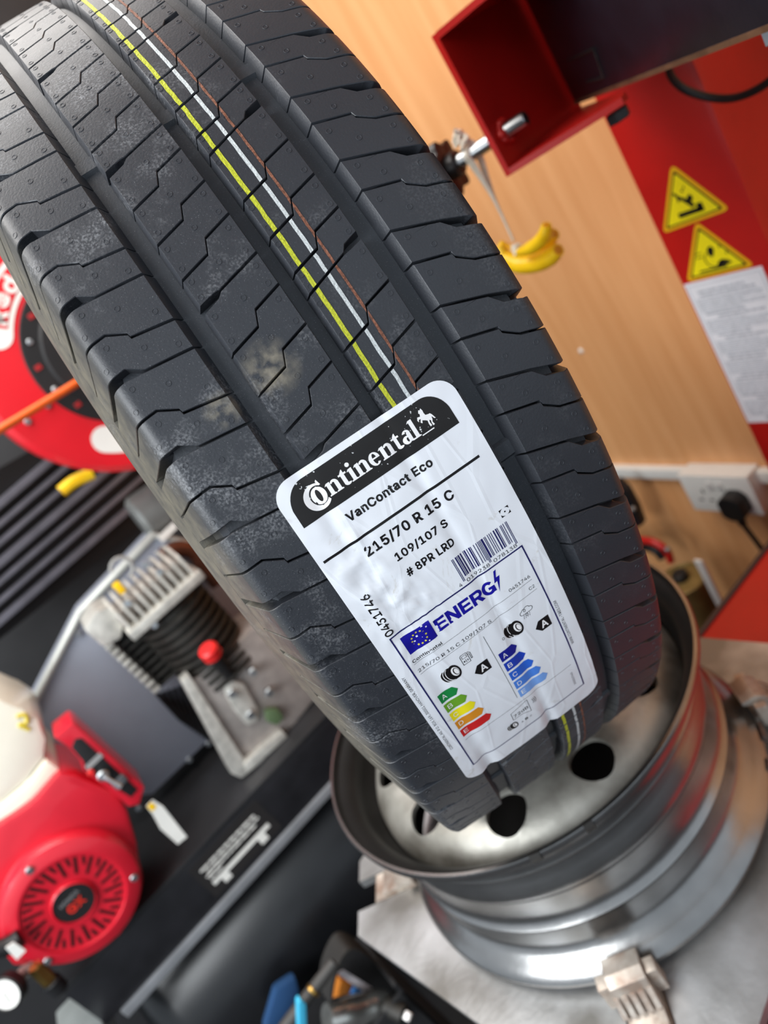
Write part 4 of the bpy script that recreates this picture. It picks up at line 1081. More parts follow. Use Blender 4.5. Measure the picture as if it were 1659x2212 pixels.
for az, ln in ((-125.0, 2.4), (-111.5, 2.2)):
    b = B()
    lathe(b, [(.2040, -.0012), (.2085, .0010), (.2100, -.003), (.2088, -.0085), (.2055, -.0085)], (0, 0, 0), (0, 0, 1), 4, closed=True, a0=0, a1=math.radians(ln))
    b.transform(Matrix.Rotation(math.radians(az) - ang0, 4, 'Z'))
    bmesh.ops.holes_fill(b, edges=b.edges, sides=0)
    obj('flange_clip', b, mat('dark_clip', (52, 50, 48), 0.5, 0.4), wheel, 30)

# ================================================================== TYRE CHANGER
chg = thing('tyre_changer', 'red tyre changing machine with grey turntable, square column and black swing arm', 'tyre changer', (0.30, -0.2, -0.86))
CT = -0.295
b = B(); box(b, (.10, -.50, -.86), (.744, .095, CT), .006)
obj('cabinet', b, M_red, chg, 30, 'red cabinet top of the machine')
b = B(); box(b, (.098, .093, CT - .022), (.745, .101, CT + .003), .002)
obj('cabinet_edge', b, mat('dark_edge', (60, 40, 36), 0.5), chg, 30)
for px in ((1640, 1412),):
    p = aZ(px[0], px[1], CT)
    b = B(); cyl(b, p + Vector((0, 0, -.002)), p + Vector((0, 0, .003)), .011, 20, .001); cyl(b, p + Vector((0, 0, .003)), p + Vector((0, 0, .011)), .007, 6, .001)
    obj('cabinet_bolt', b, M_steel, chg, 30)
b = B(); box(b, (-.13, -.13, -.86), (.099, .09, CT - .02), .006)
obj('gearbox_housing', b, M_dark, chg, 30)
b = B(); cyl(b, (0, 0, CT - .03), (0, 0, -.203), .10, 40, .004)
obj('turntable_spindle', b, M_dark, chg, 30)
# turntable plate with a guide slot at each cut corner
ZT = -0.190
PSL = math.radians(146)
outl = []
for k in range(4):
    a = PSL + k * PI / 2
    ep = Vector((math.cos(a), math.sin(a), 0)); eq = Vector((-math.sin(a), math.cos(a), 0))
    for p, q in ((.30, -.056), (.30, -.020), (.13, -.020), (.13, .020), (.30, .020), (.30, .056)):
        if (p, q) == (.30, -.056): outl += [ep * .292 + eq * -.058, ep * .30 + eq * -.050]
        elif (p, q) == (.30, .056): outl += [ep * .30 + eq * .050, ep * .292 + eq * .058]
        else: outl.append(ep * p + eq * q)
M_plate = mat('worn_turntable_plate', (206, 208, 210), 0.42, 0.75, 0.3, 9, 0.25, 160, col2=(128, 126, 122))
b = B(); prism(b, [v + Vector((0, 0, ZT)) for v in outl], (0, 0, -.012))
plate = obj('turntable', b, M_plate, chg, 30, 'grey steel turntable plate with cut corners and guide slots')
b = B(); lathe(b, [(0, ZT + .0005), (0, ZT + .004), (.165, ZT + .004), (.168, ZT + .0005)], (0, 0, 0), (0, 0, 1), 48, closed=True); obj('hole_shade_disc', b, M_dark, plate, 30, 'dark disc added on the turntable as shade behind the wheel holes')  # added dark disc: shade seen through the hand holes, put in as colour
M_jaw = mat('rusty_jaw_steel', (196, 188, 178), 0.45, 0.6, 0.4, 60, 0.3, 200, col2=(158, 138, 124))
for k in range(4):
    a = PSL + k * PI / 2
    R = Matrix.Rotation(a, 4, 'Z')
    b = B(); box(b, (.135, -.0185, ZT - .016), (.275, .0185, ZT - .001), .001, R)
    obj('jaw_slide', b, M_jaw, plate, 30)
    b = B()
    # body, hooked head and toothed ridge
    prism(b, [R @ Vector((p, -.0165, z)) for p, z in ((.190, ZT - .001), (.262, ZT - .001), (.262, ZT + .004), (.236, ZT + .008), (.228, ZT + .034), (.219, ZT + .039), (.2035, ZT + .037), (.2035, ZT + .033), (.2125, ZT + .029), (.2125, ZT + .0112), (.190, ZT + .0112))], R.to_3x3() @ Vector((0, .033, 0)), .0008)
    for s in (-1, 1):
        prism(b, [R @ Vector((p, s * .0168 if s > 0 else -.0268, z)) for p, z in ((.2125, ZT + .006), (.226, ZT + .006), (.224, ZT + .032), (.2125, ZT + .034))], R.to_3x3() @ Vector((0, .010, 0)), .0008)
    for t in range(5):
        q = -.0150 + t * .0075
        prism(b, [R @ Vector((p, q - .003, z)) for p, z in ((.2365, ZT + .007), (.241, ZT + .012), (.2315, ZT + .026), (.229, ZT + .026))], R.to_3x3() @ Vector((0, .0045, 0)))
    obj('clamp_jaw', b, M_jaw, plate, 30, 'toothed clamp jaw gripping the wheel flange')
# column
CXF = 0.60
b = B(); box(b, (CXF, -.028, CT), (.742, .111, 1.05), .010)
col = obj('column', b, M_red, chg, 30, 'red square column')
def plan_x(px, x): return [aX(u, v, x) for u, v in px]
def round_poly(P, r, n=5):
    out = []
    N = len(P)
    for i in range(N):
        p, a, c = P[i], P[i - 1], P[(i + 1) % N]
        d1 = (a - p).normalized(); d2 = (c - p).normalized()
        p1, p2 = p + d1 * r, p + d2 * r
        for k in range(n + 1):
            t = k / n
            out.append(p1 * (1 - t) ** 2 + p * 2 * t * (1 - t) + p2 * t * t)
    return out
def inset(P, d):
    c = sum(P, Vector()) / len(P)
    r = min((sum(((P[i] - c), (P[(i + 1) % len(P)] - c)), Vector()) / 2).length for i in range(len(P)))
    return [c + (p - c) * (1 - d / r) for p in P]
def warn(px, kind, label):
    P = plan_x(px, CXF - .0006)
    for name, dd, m, th in (('warning_sign', 0, M_sigo, .0006), ('sign_border', .0042, M_ink, .0004), ('sign_face', .0062, M_sigy, .0004)):
        Q = round_poly(inset(P, dd) if dd else P, .010 if not dd else .004)
        off = Vector((-(.0 if not dd else (.0003 if m is M_ink else .0006)), 0, 0))
        b = B(); prism(b, [q + off for q in Q], (th, 0, 0))
        if name == 'warning_sign': root = obj(name, b, m, chg, None, label)
        else: obj(name, b, m, root, None)
    c = sum(P, Vector()) / 3
    ey = Vector((0, -1, 0)); ez = Vector((0, 0, 1))
    S = (P[0] - P[1]).length / 60 * 1000 / 1000
    g = B()
    def poly(pts, sc=.00080):
        prism(g, [Vector((CXF - .0017, c.y, c.z)) + ey * (x * sc) + ez * ((y + 7) * sc) for x, y in pts], (.0005, 0, 0))
    if kind == 0:
        poly([(-22, -26), (20, -26), (20, -18), (-22, -18)])
        poly([(14, -26), (24, -26), (24, -12), (14, -12)])
        poly([(-14, -2), (-8, 2), (2, -10), (6, -16), (12, -14), (8, -4), (0, 2), (-8, 8), (-14, 16), (-17, 14), (-12, 6)])
        poly([(4, -8), (12, -4), (14, 0), (10, 6), (4, 2)])
        poly([(-2, 14), (3, 17), (2, 12)])
        poly([(4, 17), (8, 22), (6, 16)])
    else:
        poly([(-30, -28), (20, -28), (20, -25), (-30, -25)])
        poly([(4, -25), (30, -24), (26, -18), (16, -14), (10, -16), (6, -20)])
        poly([(-2, -4), (4, -6), (10, 6), (6, 12), (0, 10), (-3, 4)])
        for k in range(9):
            t0, t1 = math.radians(120 + k * 18), math.radians(120 + (k + 1) * 18)
            poly([(2 + 15 * math.cos(t0), -10 + 15 * math.sin(t0)), (2 + 15 * math.cos(t1), -10 + 15 * math.sin(t1)), (2 + 13.5 * math.cos(t1), -10 + 13.5 * math.sin(t1)), (2 + 13.5 * math.cos(t0), -10 + 13.5 * math.sin(t0))])
        poly([(-26, 4), (-14, 4), (-14, 5.5), (-26, 5.5)]); poly([(-26, -3), (-14, -3), (-14, -1.5), (-26, -1.5)])
        poly([(18, 8), (23, 10), (20, 5)]); poly([(26, -4), (31, -3), (28, -8)])
    obj('pictogram', g, M_ink, root, None)
warn([(1449, 354), (1432, 505), (1578, 452)], 0, 'upper yellow triangular hand crush warning sign')
warn([(1502, 478), (1484, 610), (1632, 574)], 1, 'lower yellow triangular hand entanglement warning sign')
TL, TR, BL = aX(1477, 614, CXF), aX(1646, 575, CXF), aX(1626, 912, CXF)
y0, y1, z1, z0 = TR.y, TL.y, (TL.z + TR.z) / 2, BL.z
b = B(); box(b, (CXF - .0006, y0, z0), (CXF + .0004, y1, z1))
sheet = obj('instruction_sheet', b, M_paper, chg, None, 'white printed instruction sheet on the column')
g = B()
for (ya, yb, za, zb) in ((y0 + .004, y1 - .004, z1 - .0055, z1 - .0048), (y0 + .004, y1 - .004, z0 + .0048, z0 + .0055), (y0 + .004, y0 + .0047, z0 + .005, z1 - .005), (y1 - .0047, y1 - .004, z0 + .005, z1 - .005)):
    box(g, (CXF - .0009, ya, za), (CXF - .0004, yb, zb))
obj('sheet_border', g, M_pgrey, sheet, None)
g = B(); zz = z1 - .014
rl = random.Random(3)
row = 0
while zz > z0 + .010:
    big = row % 9 in (0, 1)
    h = .0034 if big else .0015
    ya = y1 - .008 - (rl.uniform(.0, .03) if big else 0)
    yb = y0 + .008 + (rl.uniform(.0, .04) if row % 3 == 2 or big else .002)
    x = ya
    while x > yb + .004:
        ln = min(rl.uniform(.006, .022), x - yb)
        box(g, (CXF - .0009, x - ln, zz - h), (CXF - .0004, x, zz)); x -= ln + .0016
    zz -= h + (.0026 if big else .0017); row += 1
obj('sheet_text_lines', g, M_pgrey, sheet, None)
# black swing arm
ZB = .400
d_arm = Vector((.22, .355, 0)).normalized(); n_arm = Vector((.85, -.53, 0)).normalized()
P0 = Vector((.520, .065, ZB)); P1 = P0 - d_arm * .60
b = B(); prism(b, [P0, P1, P1 + n_arm * .07, P0 + n_arm * .07], (0, 0, .17), .003)
arm = obj('swing_arm', b, mat('navy_black_arm', (30, 30, 40), 0.36, 0.1, 0.3, 30, 0.1, 200), chg, 30, 'black square swing arm')
b = B(); prism(b, [P0 - n_arm * .0006 + Vector((0, 0, -.0015)), P1 - n_arm * .0006 + Vector((0, 0, -.0015)), P1 + n_arm * .07 + Vector((0, 0, -.0015)), P0 + n_arm * .07 + Vector((0, 0, -.0015))], (0, 0, .004))
obj('worn_lower_edge', b, mat('worn_brown_edge', (116, 84, 62), .5, .2, .4, 60), arm, 30)
sc_ = B()
def armpt(u, v):
    r = ray(u, v); n = n_arm; s = (P0 - CAM).dot(n) / r.dot(n); return CAM + r * s
for pts in ([(1228, 132), (1283, 106)], [(1283, 106), (1304, 168)], [(1268, 178), (1304, 168)]):
    tube(sc_, [armpt(*q) for q in pts], .0016, 8)
obj('weld_bead', sc_, mat('dark_weld', (62, 66, 66), .35, .6, .4, 200), arm, 40)
p = armpt(1608, 98) + n_arm * .02; p.z = ZB
b = B(); cyl(b, p + Vector((0, 0, -.0135)), p + Vector((0, 0, -.0016)), .0085, 6, .001)
obj('hex_nut', b, M_zinc, arm, 20)
# red bracket at the arm end
KA = Vector((.360, .030, 0)); KB = Vector((.535, .072, 0)); KF = Vector((.412, -.084, 0)); KG = Vector((.437, -.070, 0)); KH = Vector((.518, .060, 0))
b = B(); prism(b, [KA + Vector((0, 0, .387)), KB + Vector((0, 0, .387)), KB + Vector((0, 0, .536)), KA + Vector((0, 0, .536))], (-.0015, .0065, 0))
br = obj('arm_bracket', b, M_red, chg, 30, 'red folded bracket at the arm end')
for z, h in ((.3935, -.0065), (.5300, .0065)):
    b = B(); prism(b, [v + Vector((0, 0, z)) for v in (KA, KF, KG, KH, KB)], (0, 0, h))
    obj('bracket_flange', b, M_red, br, 30)
S1, S0 = Vector((.3925, .010, .4240)), Vector((.3575, .101, .4250))
b = B(); tube(b, [S1, S1 + (S0 - S1) * .02, S0], [.0065, .0078, .0078], 20)
obj('clamp_stud', b, M_steel, br, 40, 'steel stud through the bracket')
pw = S1 + (S0 - S1) * .27
b = B()
for k in range(10):
    a, u, w = frame(S0 - S1); t = 2 * PI * k / 10
    bmesh.ops.create_icosphere(b, subdivisions=1, radius=.0038 + .0012 * (k % 3), matrix=Matrix.Translation(pw + (u * math.cos(t) + w * math.sin(t)) * .0095))
obj('stud_weld', b, M_red, br, 50)
a, u, w = frame(S0 - S1)
kc = S0 + a * .002
b = B()
vs = []
for k in range(70):
    t = 2 * PI * k / 70; rr = .0285 + .0038 * math.cos(7 * t)
    vs.append(kc + (u * math.cos(t) + w * math.sin(t)) * rr)
prism(b, vs, a * .022, .002)
cyl(b, kc - a * .012, kc + a * .002, .014, 24, .002)
obj('lobed_knob', b, mat('black_bakelite', (28, 22, 22), .38, 0, .2, 60), br, 40, 'black lobed hand knob')
pb = Vector((.418, -.068, .385))
b = B(); cyl(b, pb + Vector((0, 0, -.010)), pb, .011, 6, .001)
obj('bracket_bolt', b, M_black, br, 20)
b = B(); tube(b, smooth_path([aX(u, v, x) for u, v, x in ((1440, 120, .55), (1450, 165, .56), (1485, 196, .57), (1545, 212, .575), (1600, 208, .57), (1659, 178, .56), (1720, 120, .55))]), .0042, 10)
obj('arm_cable', b, M_dark, chg, 40, 'black cable looping under the arm')

# ================================================================== BANANA CHARM ON STRING
top_p = S0 + (S1 - S0) * .28
hook = aX(1113, 527, .366)
ban = thing('banana_charm', 'yellow toy bunch of bananas hanging on cream string from the clamp stud', 'charm', hook)
b = B()
for dx in (-.0035, .0005, .004):
    q = Vector((dx * .6, dx, 0))
    tube(b, smooth_path([top_p + Vector((0, dx, .0085)), top_p + Vector((-.0085, dx, .002)) , top_p + Vector((-.006, dx, -.012)), top_p * .5 + hook * .5 + q * .7, hook + Vector((0, 0, .004))]), .0014, 7)
    tube(b, smooth_path([top_p + Vector((0, dx, .0085)), top_p + Vector((.0085, dx, .001)), top_p + Vector((.006, dx, -.012)), top_p * .5 + hook * .5 + q * .7 + Vector((.003, .002, 0)), hook + Vector((.001, .001, .004))]), .0014, 7)
obj('string', b, M_string, ban, 50, 'cream string loop')
b = B(); rk = random.Random(5)
for k in range(16):
    c = top_p + Vector((rk.uniform(-.006, .004), rk.uniform(-.005, .008), .0125 + rk.uniform(-.003, .013)))
    d = Vector((rk.uniform(-1, 1), rk.uniform(-1, 1), rk.uniform(-1, 1))).normalized() * .006
    tube(b, smooth_path([c - d, c + Vector((.002, .001, .003)), c + d], 4), .0021, 7)
obj('string_knot', b, M_string, ban, 50)
b = B()
for k in range(7):
    c = hook + Vector((rk.uniform(-.003, .003), rk.uniform(-.003, .003), rk.uniform(-.010, .003)))
    d = Vector((rk.uniform(-1, 1), rk.uniform(-1, 1), rk.uniform(-1, 1))).normalized() * .004
    tube(b, smooth_path([c - d, c + Vector((-.002, .001, 0)), c + d], 4), .0019, 7)
obj('string_knot', b, M_string, ban, 50)
for path, x, r0 in (([(1077, 532), (1092, 556), (1125, 571), (1165, 566), (1190, 553), (1206, 540)], .362, .0105), ([(1080, 526), (1104, 544), (1140, 548), (1170, 534), (1188, 515), (1198, 505)], .374, .0090), ([(1120, 545), (1145, 536), (1165, 522), (1178, 504), (1180, 486)], .352, .0075)):
    P = smooth_path([aX(u, v, x) for u, v in path], 6)
    n = len(P)
    rr = [r0 * (.45 + .55 * min(1, (i + 1) / (n * .3))) * (1 if i < n * .75 else 1 - .35 * (i - n * .75) / (n * .25)) for i in range(n)]
    b = B(); tube(b, P, rr, 14)
    bo = obj('banana', b, M_yellow, ban, 40, 'yellow toy banana')
    e = P[-1]; d = (P[-1] - P[-2]).normalized()
    b = B(); cyl(b, e - d * .002, e + d * .0008, rr[-1] * .72, 14, .0003)
    obj('banana_tip', b, M_bbrown, bo, 40)

# ================================================================== SOCKET, TRUNKING, PLUG
XF = WX - .042
q = [aX(u, v, XF) for u, v in ((1467, 1027), (1615, 1031), (1649, 1112), (1496, 1103))]
ya, yb = (q[1].y + q[2].y) / 2, (q[0].y + q[3].y) / 2
zb, za = (q[0].z + q[1].z) / 2, (q[2].z + q[3].z) / 2
sock = thing('double_socket', 'white surface-mounted double mains socket on the wooden wall', 'socket', (WX, (ya + yb) / 2, za))
b = B(); box(b, (XF + .010, ya + .001, za + .001), (WX, yb - .001, zb - .001), .003); obj('back_box', b, M_white, sock, 30)
b = B(); box(b, (XF, ya, za), (XF + .0105, yb, zb), .003); fp = obj('faceplate', b, M_white, sock, 30)
cy1 = ya + (yb - ya) * .72; cy0 = ya + (yb - ya) * .28; cz = za + (zb - za) * .42
M_hole = mat('socket_hole', (40, 38, 36), .6)
for cyy in (cy1, cy0):
    for dy, dz, sy, sz in ((0, .014, .0024, .005), (-.012, -.008, .0045, .0022), (.012, -.008, .0045, .0022)):
        b = B(); box(b, (XF - .0004, cyy + dy - sy, cz + dz - sz), (XF + .003, cyy + dy + sy, cz + dz + sz)); obj('pin_hole', b, M_hole, fp, None)
for cyy in ((ya + yb) / 2 + .011, (ya + yb) / 2 - .011):
    b = B(); box(b, (XF - .003, cyy - .007, zb - .034), (XF + .002, cyy + .007, zb - .016), .0015); obj('rocker_switch', b, mat('pale_grey_switch', (214, 212, 208), .4), fp, 30)
zt = aX(1340, 1022, WX - .016).z
b = B(); box(b, (WX - .017, yb, zt - .0135), (WX, 1.08, zt + .0135), .002); o = obj('cable_trunking', b, M_white, None, 30)
rebase(o, (WX, .7, zt)); single(o, 'white plastic cable trunking running along the wall left of the socket', 'trunking')
b = B(); box(b, (WX - .017, -.9, zt - .0135), (WX, ya, zt + .0135), .002); o = obj('cable_trunking', b, M_white, None, 30)
rebase(o, (WX, -.2, zt)); single(o, 'white plastic cable trunking leaving the socket towards the red column', 'trunking')
pc = Vector((XF, cy0 - .004, cz - .002))
plug = thing('power_plug', 'black three-pin plug with cable in the white wall socket', 'plug', pc)
b = B(); prism(b, round_poly([pc + Vector((-.001, dy, dz)) for dy, dz in ((-.024, -.020), (-.024, .014), (-.012, .026), (.012, .026), (.024, .014), (.024, -.020), (.010, -.030), (-.010, -.030))], .006, 3), (-.030, 0, 0), .005)
obj('plug_body', b, M_dark, plug, 40)
b = B(); tube(b, smooth_path([pc + Vector((-.018, 0, -.022)), pc + Vector((-.018, -.001, -.05)), pc + Vector((-.014, -.004, -.085)), pc + Vector((-.008, -.008, -.14)), pc + Vector((-.006, -.012, -.20)), pc + Vector((-.008, -.02, -.30))]), [.008] * 8 + [.0052] * 33, 10)
obj('plug_cable', b, M_dark, plug, 40)
p = aX(1255, 758, WX)
b = B(); lathe(b, [(0, .004), (.003, .0035), (.0055, .0015), (.006, 0)], p, (-1, 0, 0), 16)
o = obj('screw_cap', b, M_white, None, 40); rebase(o, p); single(o, 'small white screw cap on the wooden wall', 'screw cap')

# ================================================================== ODDS AND ENDS BEHIND THE CABINET
SZ = -.76
b = B(); box(b, (.30, .16, -.86), (.755, .95, SZ), .01); o = obj('storage_box', b, M_dark, None, 30)
rebase(o, (.52, .55, -.86)); single(o, 'black storage box at the foot of the wooden wall', 'box')
cp = aX(1495, 1290, .60); cp.z = SZ
can = thing('brass_can', 'dull brass coloured round can behind the red cabinet', 'can', cp)
b = B(); lathe(b, [(0, 0), (.046, 0), (.048, .003), (.048, .248), (.050, .251), (.047, .254), (.044, .249), (.020, .252), (0, .252)], cp, (0, 0, 1), 40); obj('can_body', b, M_obrass, can, 35)
b = B(); cyl(b, cp + Vector((0, 0, .251)), cp + Vector((0, 0, .268)), .016, 24, .002); obj('can_cap', b, M_dark, can, 35)
q0, q1 = aX(1506, 1212, .545), aX(1560, 1318, .545)
b = B(); prism(b, [q0 + Vector((0, .008, 0)), q1 + Vector((0, .008, 0)), q1 + Vector((0, -.008, 0)), q0 + Vector((0, -.008, 0))], (.005, 0, 0), .0008)
o = obj('white_bar', b, M_white, None, 30); rebase(o, q1); single(o, 'white plastic strip leaning against the brass can', 'strip')
hd = thing('red_hand_clamp', 'red and black hand clamp half hidden behind the tyre by the wall', 'clamp', aX(1420, 1200, .66))
b = B(); tube(b, smooth_path([aX(u, v, .66) for u, v in ((1330, 1170), (1380, 1166), (1415, 1172), (1440, 1190), (1449, 1212))]), .0085, 12); obj('clamp_handle', b, M_red, hd, 40)
b = B(); tube(b, smooth_path([aX(u, v, .672) for u, v in ((1340, 1184), (1385, 1180), (1415, 1188), (1432, 1205))]), .010, 12); obj('clamp_grip', b, M_dark, hd, 40)
q = aX(1444, 1184, .65); b = B(); cyl(b, q, q + Vector((-.010, 0, 0)), .0065, 14, .001); obj('clamp_rivet', b, M_zinc, hd, 30)
b = B(); prism(b, [aX(u, v, .672) for u, v in ((1330, 1040), (1352, 1062), (1372, 1098), (1386, 1136), (1372, 1142), (1340, 1120))], (.02, 0, 0), .003); obj('clamp_lever', b, M_black, hd, 30)
q = aX(1369, 1097, .668); b = B(); cyl(b, q, q + Vector((-.008, 0, 0)), .006, 14, .001); obj('lever_pin', b, M_zinc, hd, 30)

# ================================================================== COMPRESSOR
YP = 0.50
comp = thing('petrol_air_compressor', 'petrol engine air compressor with red engine, finned pump and black tank', 'compressor', (-.28, .70, -.86))
zt_, zl_ = -.182, -.270
b = B(); box(b, (-.645, YP, zl_), (.12, YP + .008, zt_), .0015); apron = obj('platform_apron', b, mat('black_apron_paint', (34, 34, 38), .4, .1, .4, 24, .1, 120), comp, 30)
b = B(); box(b, (-.645, YP, zt_), (.12, 1.02, zt_ + .008), .0015); obj('platform_top', b, mat('black_platform_paint', (46, 46, 48), .38, .1, .4, 10, .1, 120), comp, 30)
b = B(); box(b, (-.62, YP - .004, zl_ - .018), (.12, YP + .03, zl_ - .001), .002); obj('platform_ledge', b, mat('grey_ledge', (150, 152, 156), .4, .3, .2, 20), comp, 30)
# tank
b = B()
tp = [(0, 0), (.09, .004), (.145, .018), (.178, .045), (.19, .075), (.19, .80), (.178, .83), (.145, .857), (.09, .871), (0, .875)]
lathe(b, tp, (-.66, .69, -.478), (1, 0, 0), 64); obj('air_tank', b, M_mblack, comp, 35, 'black cylindrical air tank')
for x in (-.5, .08):
    for yy in (.58, .80):
        b = B(); box(b, (x - .02, yy - .015, -.86), (x + .02, yy + .015, -.60), .003); obj('tank_foot', b, M_mblack, comp, 30)
# data decal on the apron
g = B(); cA, cB = aY(560, 1772, YP), aY(438, 1888, YP)
ex = (cA - cB); ex.z = 0; L_ = ex.length; ex.normalize()
z0_, z1_ = zl_ + .016, zt_ - .012
b = B(); box(b, (cB.x - .012, YP - .0006, z0_ - .006), (cA.x + .018, YP, z1_ + .006)); dec = obj('data_decal', b, mat('dark_decal', (40, 38, 38), .35), apron, None, 'dark decal with white lettering')
for k, (f0, f1, zc, h) in enumerate(((.0, 1.0, .80, .0035), (.05, 1.02, .66, .0030), (.0, .92, .55, .0028), (.02, .25, .44, .0028), (.0, 1.05, .26, .0075))):
    x = cB.x + L_ * f0; x1_ = cB.x + L_ * f1; zc_ = z0_ + (z1_ - z0_) * zc; rq = random.Random(k)
    while x < x1_:
        ln = rq.uniform(.006, .018)
        box(g, (x, YP - .0011, zc_ - h / 2), (min(x + ln, x1_), YP - .0005, zc_ + h / 2)); x += ln + (.002 if h < .006 else .0)
box(g, (cB.x + L_ * .12, YP - .0011, z0_), (cB.x + L_ * .24, YP - .0005, z0_ + .012)); box(g, (cB.x + L_ * .80, YP - .0011, z0_ - .002), (cB.x + L_ * .93, YP - .0005, z0_ + .012))
obj('decal_lettering', g, M_white, dec, None)
# belt guard
YG = .70
gp = [(174, 1326), (64, 1540), (-40, 1760), (330, 1716), (452, 1598), (640, 1420), (470, 1190), (330, 1160)]
b = B(); pY(b, gp, YG, YG + .085, .003); guard_o = obj('belt_guard', b, M_guard, comp, 30, 'slate grey sheet metal belt guard')
b = B(); tube(b, [aY(-40, 1740, YG - .002), aY(64, 1536, YG - .002), aY(174, 1322, YG - .002), aY(330, 1156, YG - .002), aY(470, 1186, YG - .002)], .0075, 10); obj('guard_trim', b, M_trim, comp, 40, 'pale edge strip of the guard')
for px in ((170, 1368), (300, 1745), (408, 1640), (450, 1605)):
    q = aY(px[0], px[1], YG); b = B(); cyl(b, q + Vector((0, .002, 0)), q + Vector((0, -.006, 0)), .0055, 12, .001); obj('guard_bolt', b, M_zinc, guard_o, 30)
for k in range(9):
    u0, v0 = 335 + k * 14, 1500 + k * 3 - k * 2
    q0, q1 = aY(338 + k * 12.5, 1498 - k * 4, YG), aY(392 + k * 7.6, 1556 + k * 5.5, YG)
    b = B(); tube(b, [q0 + Vector((0, -.001, 0)), q1 + Vector((0, -.001, 0))], .0038, 8); obj('guard_slot', b, M_ink, guard_o, 40)
# ---- pump
pump = None
b = B(); pY(b, [(395, 1480), (420, 1470), (555, 1350), (620, 1380), (690, 1500), (610, 1600), (530, 1650), (500, 1640), (470, 1560)], .555, .66, .006)
pump = obj('pump_crankcase', b, M_castm, comp, 30, 'grey cast pump crankcase')
b = B(); pY(b, [(392, 1472), (408, 1456), (528, 1640), (560, 1622), (575, 1640), (522, 1682), (500, 1672)], .545, .57, .003); obj('crankcase_rib', b, M_cast, pump, 30)
b = B(); pY(b, [(528, 1650), (610, 1578), (622, 1592), (535, 1672)], .54, .60, .003); obj('crankcase_foot', b, M_cast, pump, 30)
b = B(); pY(b, [(484, 1476), (500, 1466), (528, 1478), (560, 1535), (556, 1560), (535, 1568), (510, 1540), (488, 1502)], .545, .556, .004); obj('oil_sight_cover', b, M_cast, pump, 30)
for px in ((500, 1497), (540, 1542), (580, 1494), (545, 1450)):
    q = aY(px[0], px[1], .545); b = B(); cyl(b, q + Vector((0, .004, 0)), q + Vector((0, -.008, 0)), .008, 6, .001); obj('cover_bolt', b, M_zinc, pump, 20)
b = B(); pY(b, [(575, 1535), (600, 1530), (615, 1550), (600, 1568), (578, 1560)], .54, .555, .003); obj('drain_fitting', b, mat('green_fitting', (84, 104, 72), .5), pump, 30)
# cylinder barrel with ring fins, axis vertical
p_top, p_bot = aY(395, 1300, .60), aY(455, 1450, .60)
cx_, cy_ = (p_top.x + p_bot.x) / 2, .605
b = B()
zlo, zhi = p_bot.z - .015, p_top.z + .012
prof_f = [(0, zlo)]
nf = 10
for k in range(nf):
    zz0 = zlo + (zhi - zlo) * k / nf; zz1 = zz0 + (zhi - zlo) / nf * .42
    prof_f += [(.050, zz0), (.064, zz0), (.064, zz1), (.050, zz1)]
prof_f += [(.050, zhi), (0, zhi)]
lathe(b, prof_f, (cx_, cy_, 0), (0, 0, 1), 40); obj('finned_cylinder', b, M_castd, pump, 25, 'dark finned pump cylinder')
# head: base slab and upright fins along X
h0, h1 = aY(285, 1375, .55), aY(425, 1250, .55)
hz = (h0.z + h1.z) / 2
b = B(); box(b, (h0.x - .002, .54, hz - .006), (h1.x + .012, .675, hz + .010), .003); obj('head_plate', b, M_cast, pump, 30)
nf = 10
for k in range(nf):
    x = h0.x + (h1.x + .008 - h0.x) * (k + .5) / nf
    b = B(); prism(b, [Vector((x - .0022, yy, zz)) for yy, zz in ((.545, hz + .010), (.67, hz + .010), (.66, hz + .052), (.60, hz + .060), (.552, hz + .046))], (.0044, 0, 0), .0008); obj('head_fin', b, M_cast, pump, 30)
b = B(); box(b, (h0.x, .575, hz + .010), (h1.x + .006, .655, hz + .036), .004); obj('head_body', b, M_castm, pump, 30)
for px in ((345, 1235), (315, 1220), (276, 1303), (333, 1350)):
    q = aY(px[0], px[1], .555); b = B(); cyl(b, q, q + Vector((0, -.008, .002)), .0065, 6, .001); obj('head_bolt', b, M_zinc, pump, 20)
q = aY(258, 1270, .56); b = B(); box(b, q - Vector((.006, .004, .010)), q + Vector((.006, .006, .010)), .002); obj('yellow_tag', b, M_yellow, pump, 30)
b = B(); pts = []
for k in range(14):
    t = math.radians(200 - 250 * k / 13); pts.append(aY(263 + 24 * math.cos(t), 1228 - 24 * math.sin(t), .57))
tube(b, pts, .003, 8); obj('breather_hose', b, mat('grey_hose', (150, 150, 148), .5), pump, 40)
# second cylinder on the left with ladder fins
b = B(); pY(b, [(182, 1362), (205, 1322), (240, 1308), (268, 1350), (262, 1380), (225, 1400)], .575, .66, .006); obj('intake_housing', b, M_cast, pump, 30)
for k in range(9):
    t = k / 8
    u, v = 228 + 100 * t, 1402 + 92 * t
    b = B(); pY(b, [(u, v), (u + 14, v - 14), (u + 20, v - 8), (u + 6, v + 7)], .585, .65, .0012); obj('intercooler_fin', b, M_cast, pump, 30)
    b = B(); pY(b, [(u + 16, v - 16), (u + 62, v - 56), (u + 67, v - 51), (u + 21, v - 10)], .60, .66, .0008); obj('intercooler_fin', b, M_castd, pump, 30)
b = B(); pY(b, [(232, 1404), (250, 1386), (352, 1480), (334, 1498)], .60, .65, .003); obj('intercooler_core', b, M_castd, pump, 30)
q0, q1 = aY(460, 1415, .535), aY(502, 1462, .555)
b = B(); tube(b, [q0, q1], .011, 14); obj('oil_filler_neck', b, M_dark, pump, 40)
b = B(); d = (q0 - q1).normalized(); cyl(b, q0 - d * .004, q0 + d * .020, .0165, 18, .004); obj('oil_filler_cap', b, M_cap, pump, 40, 'round red oil filler cap')
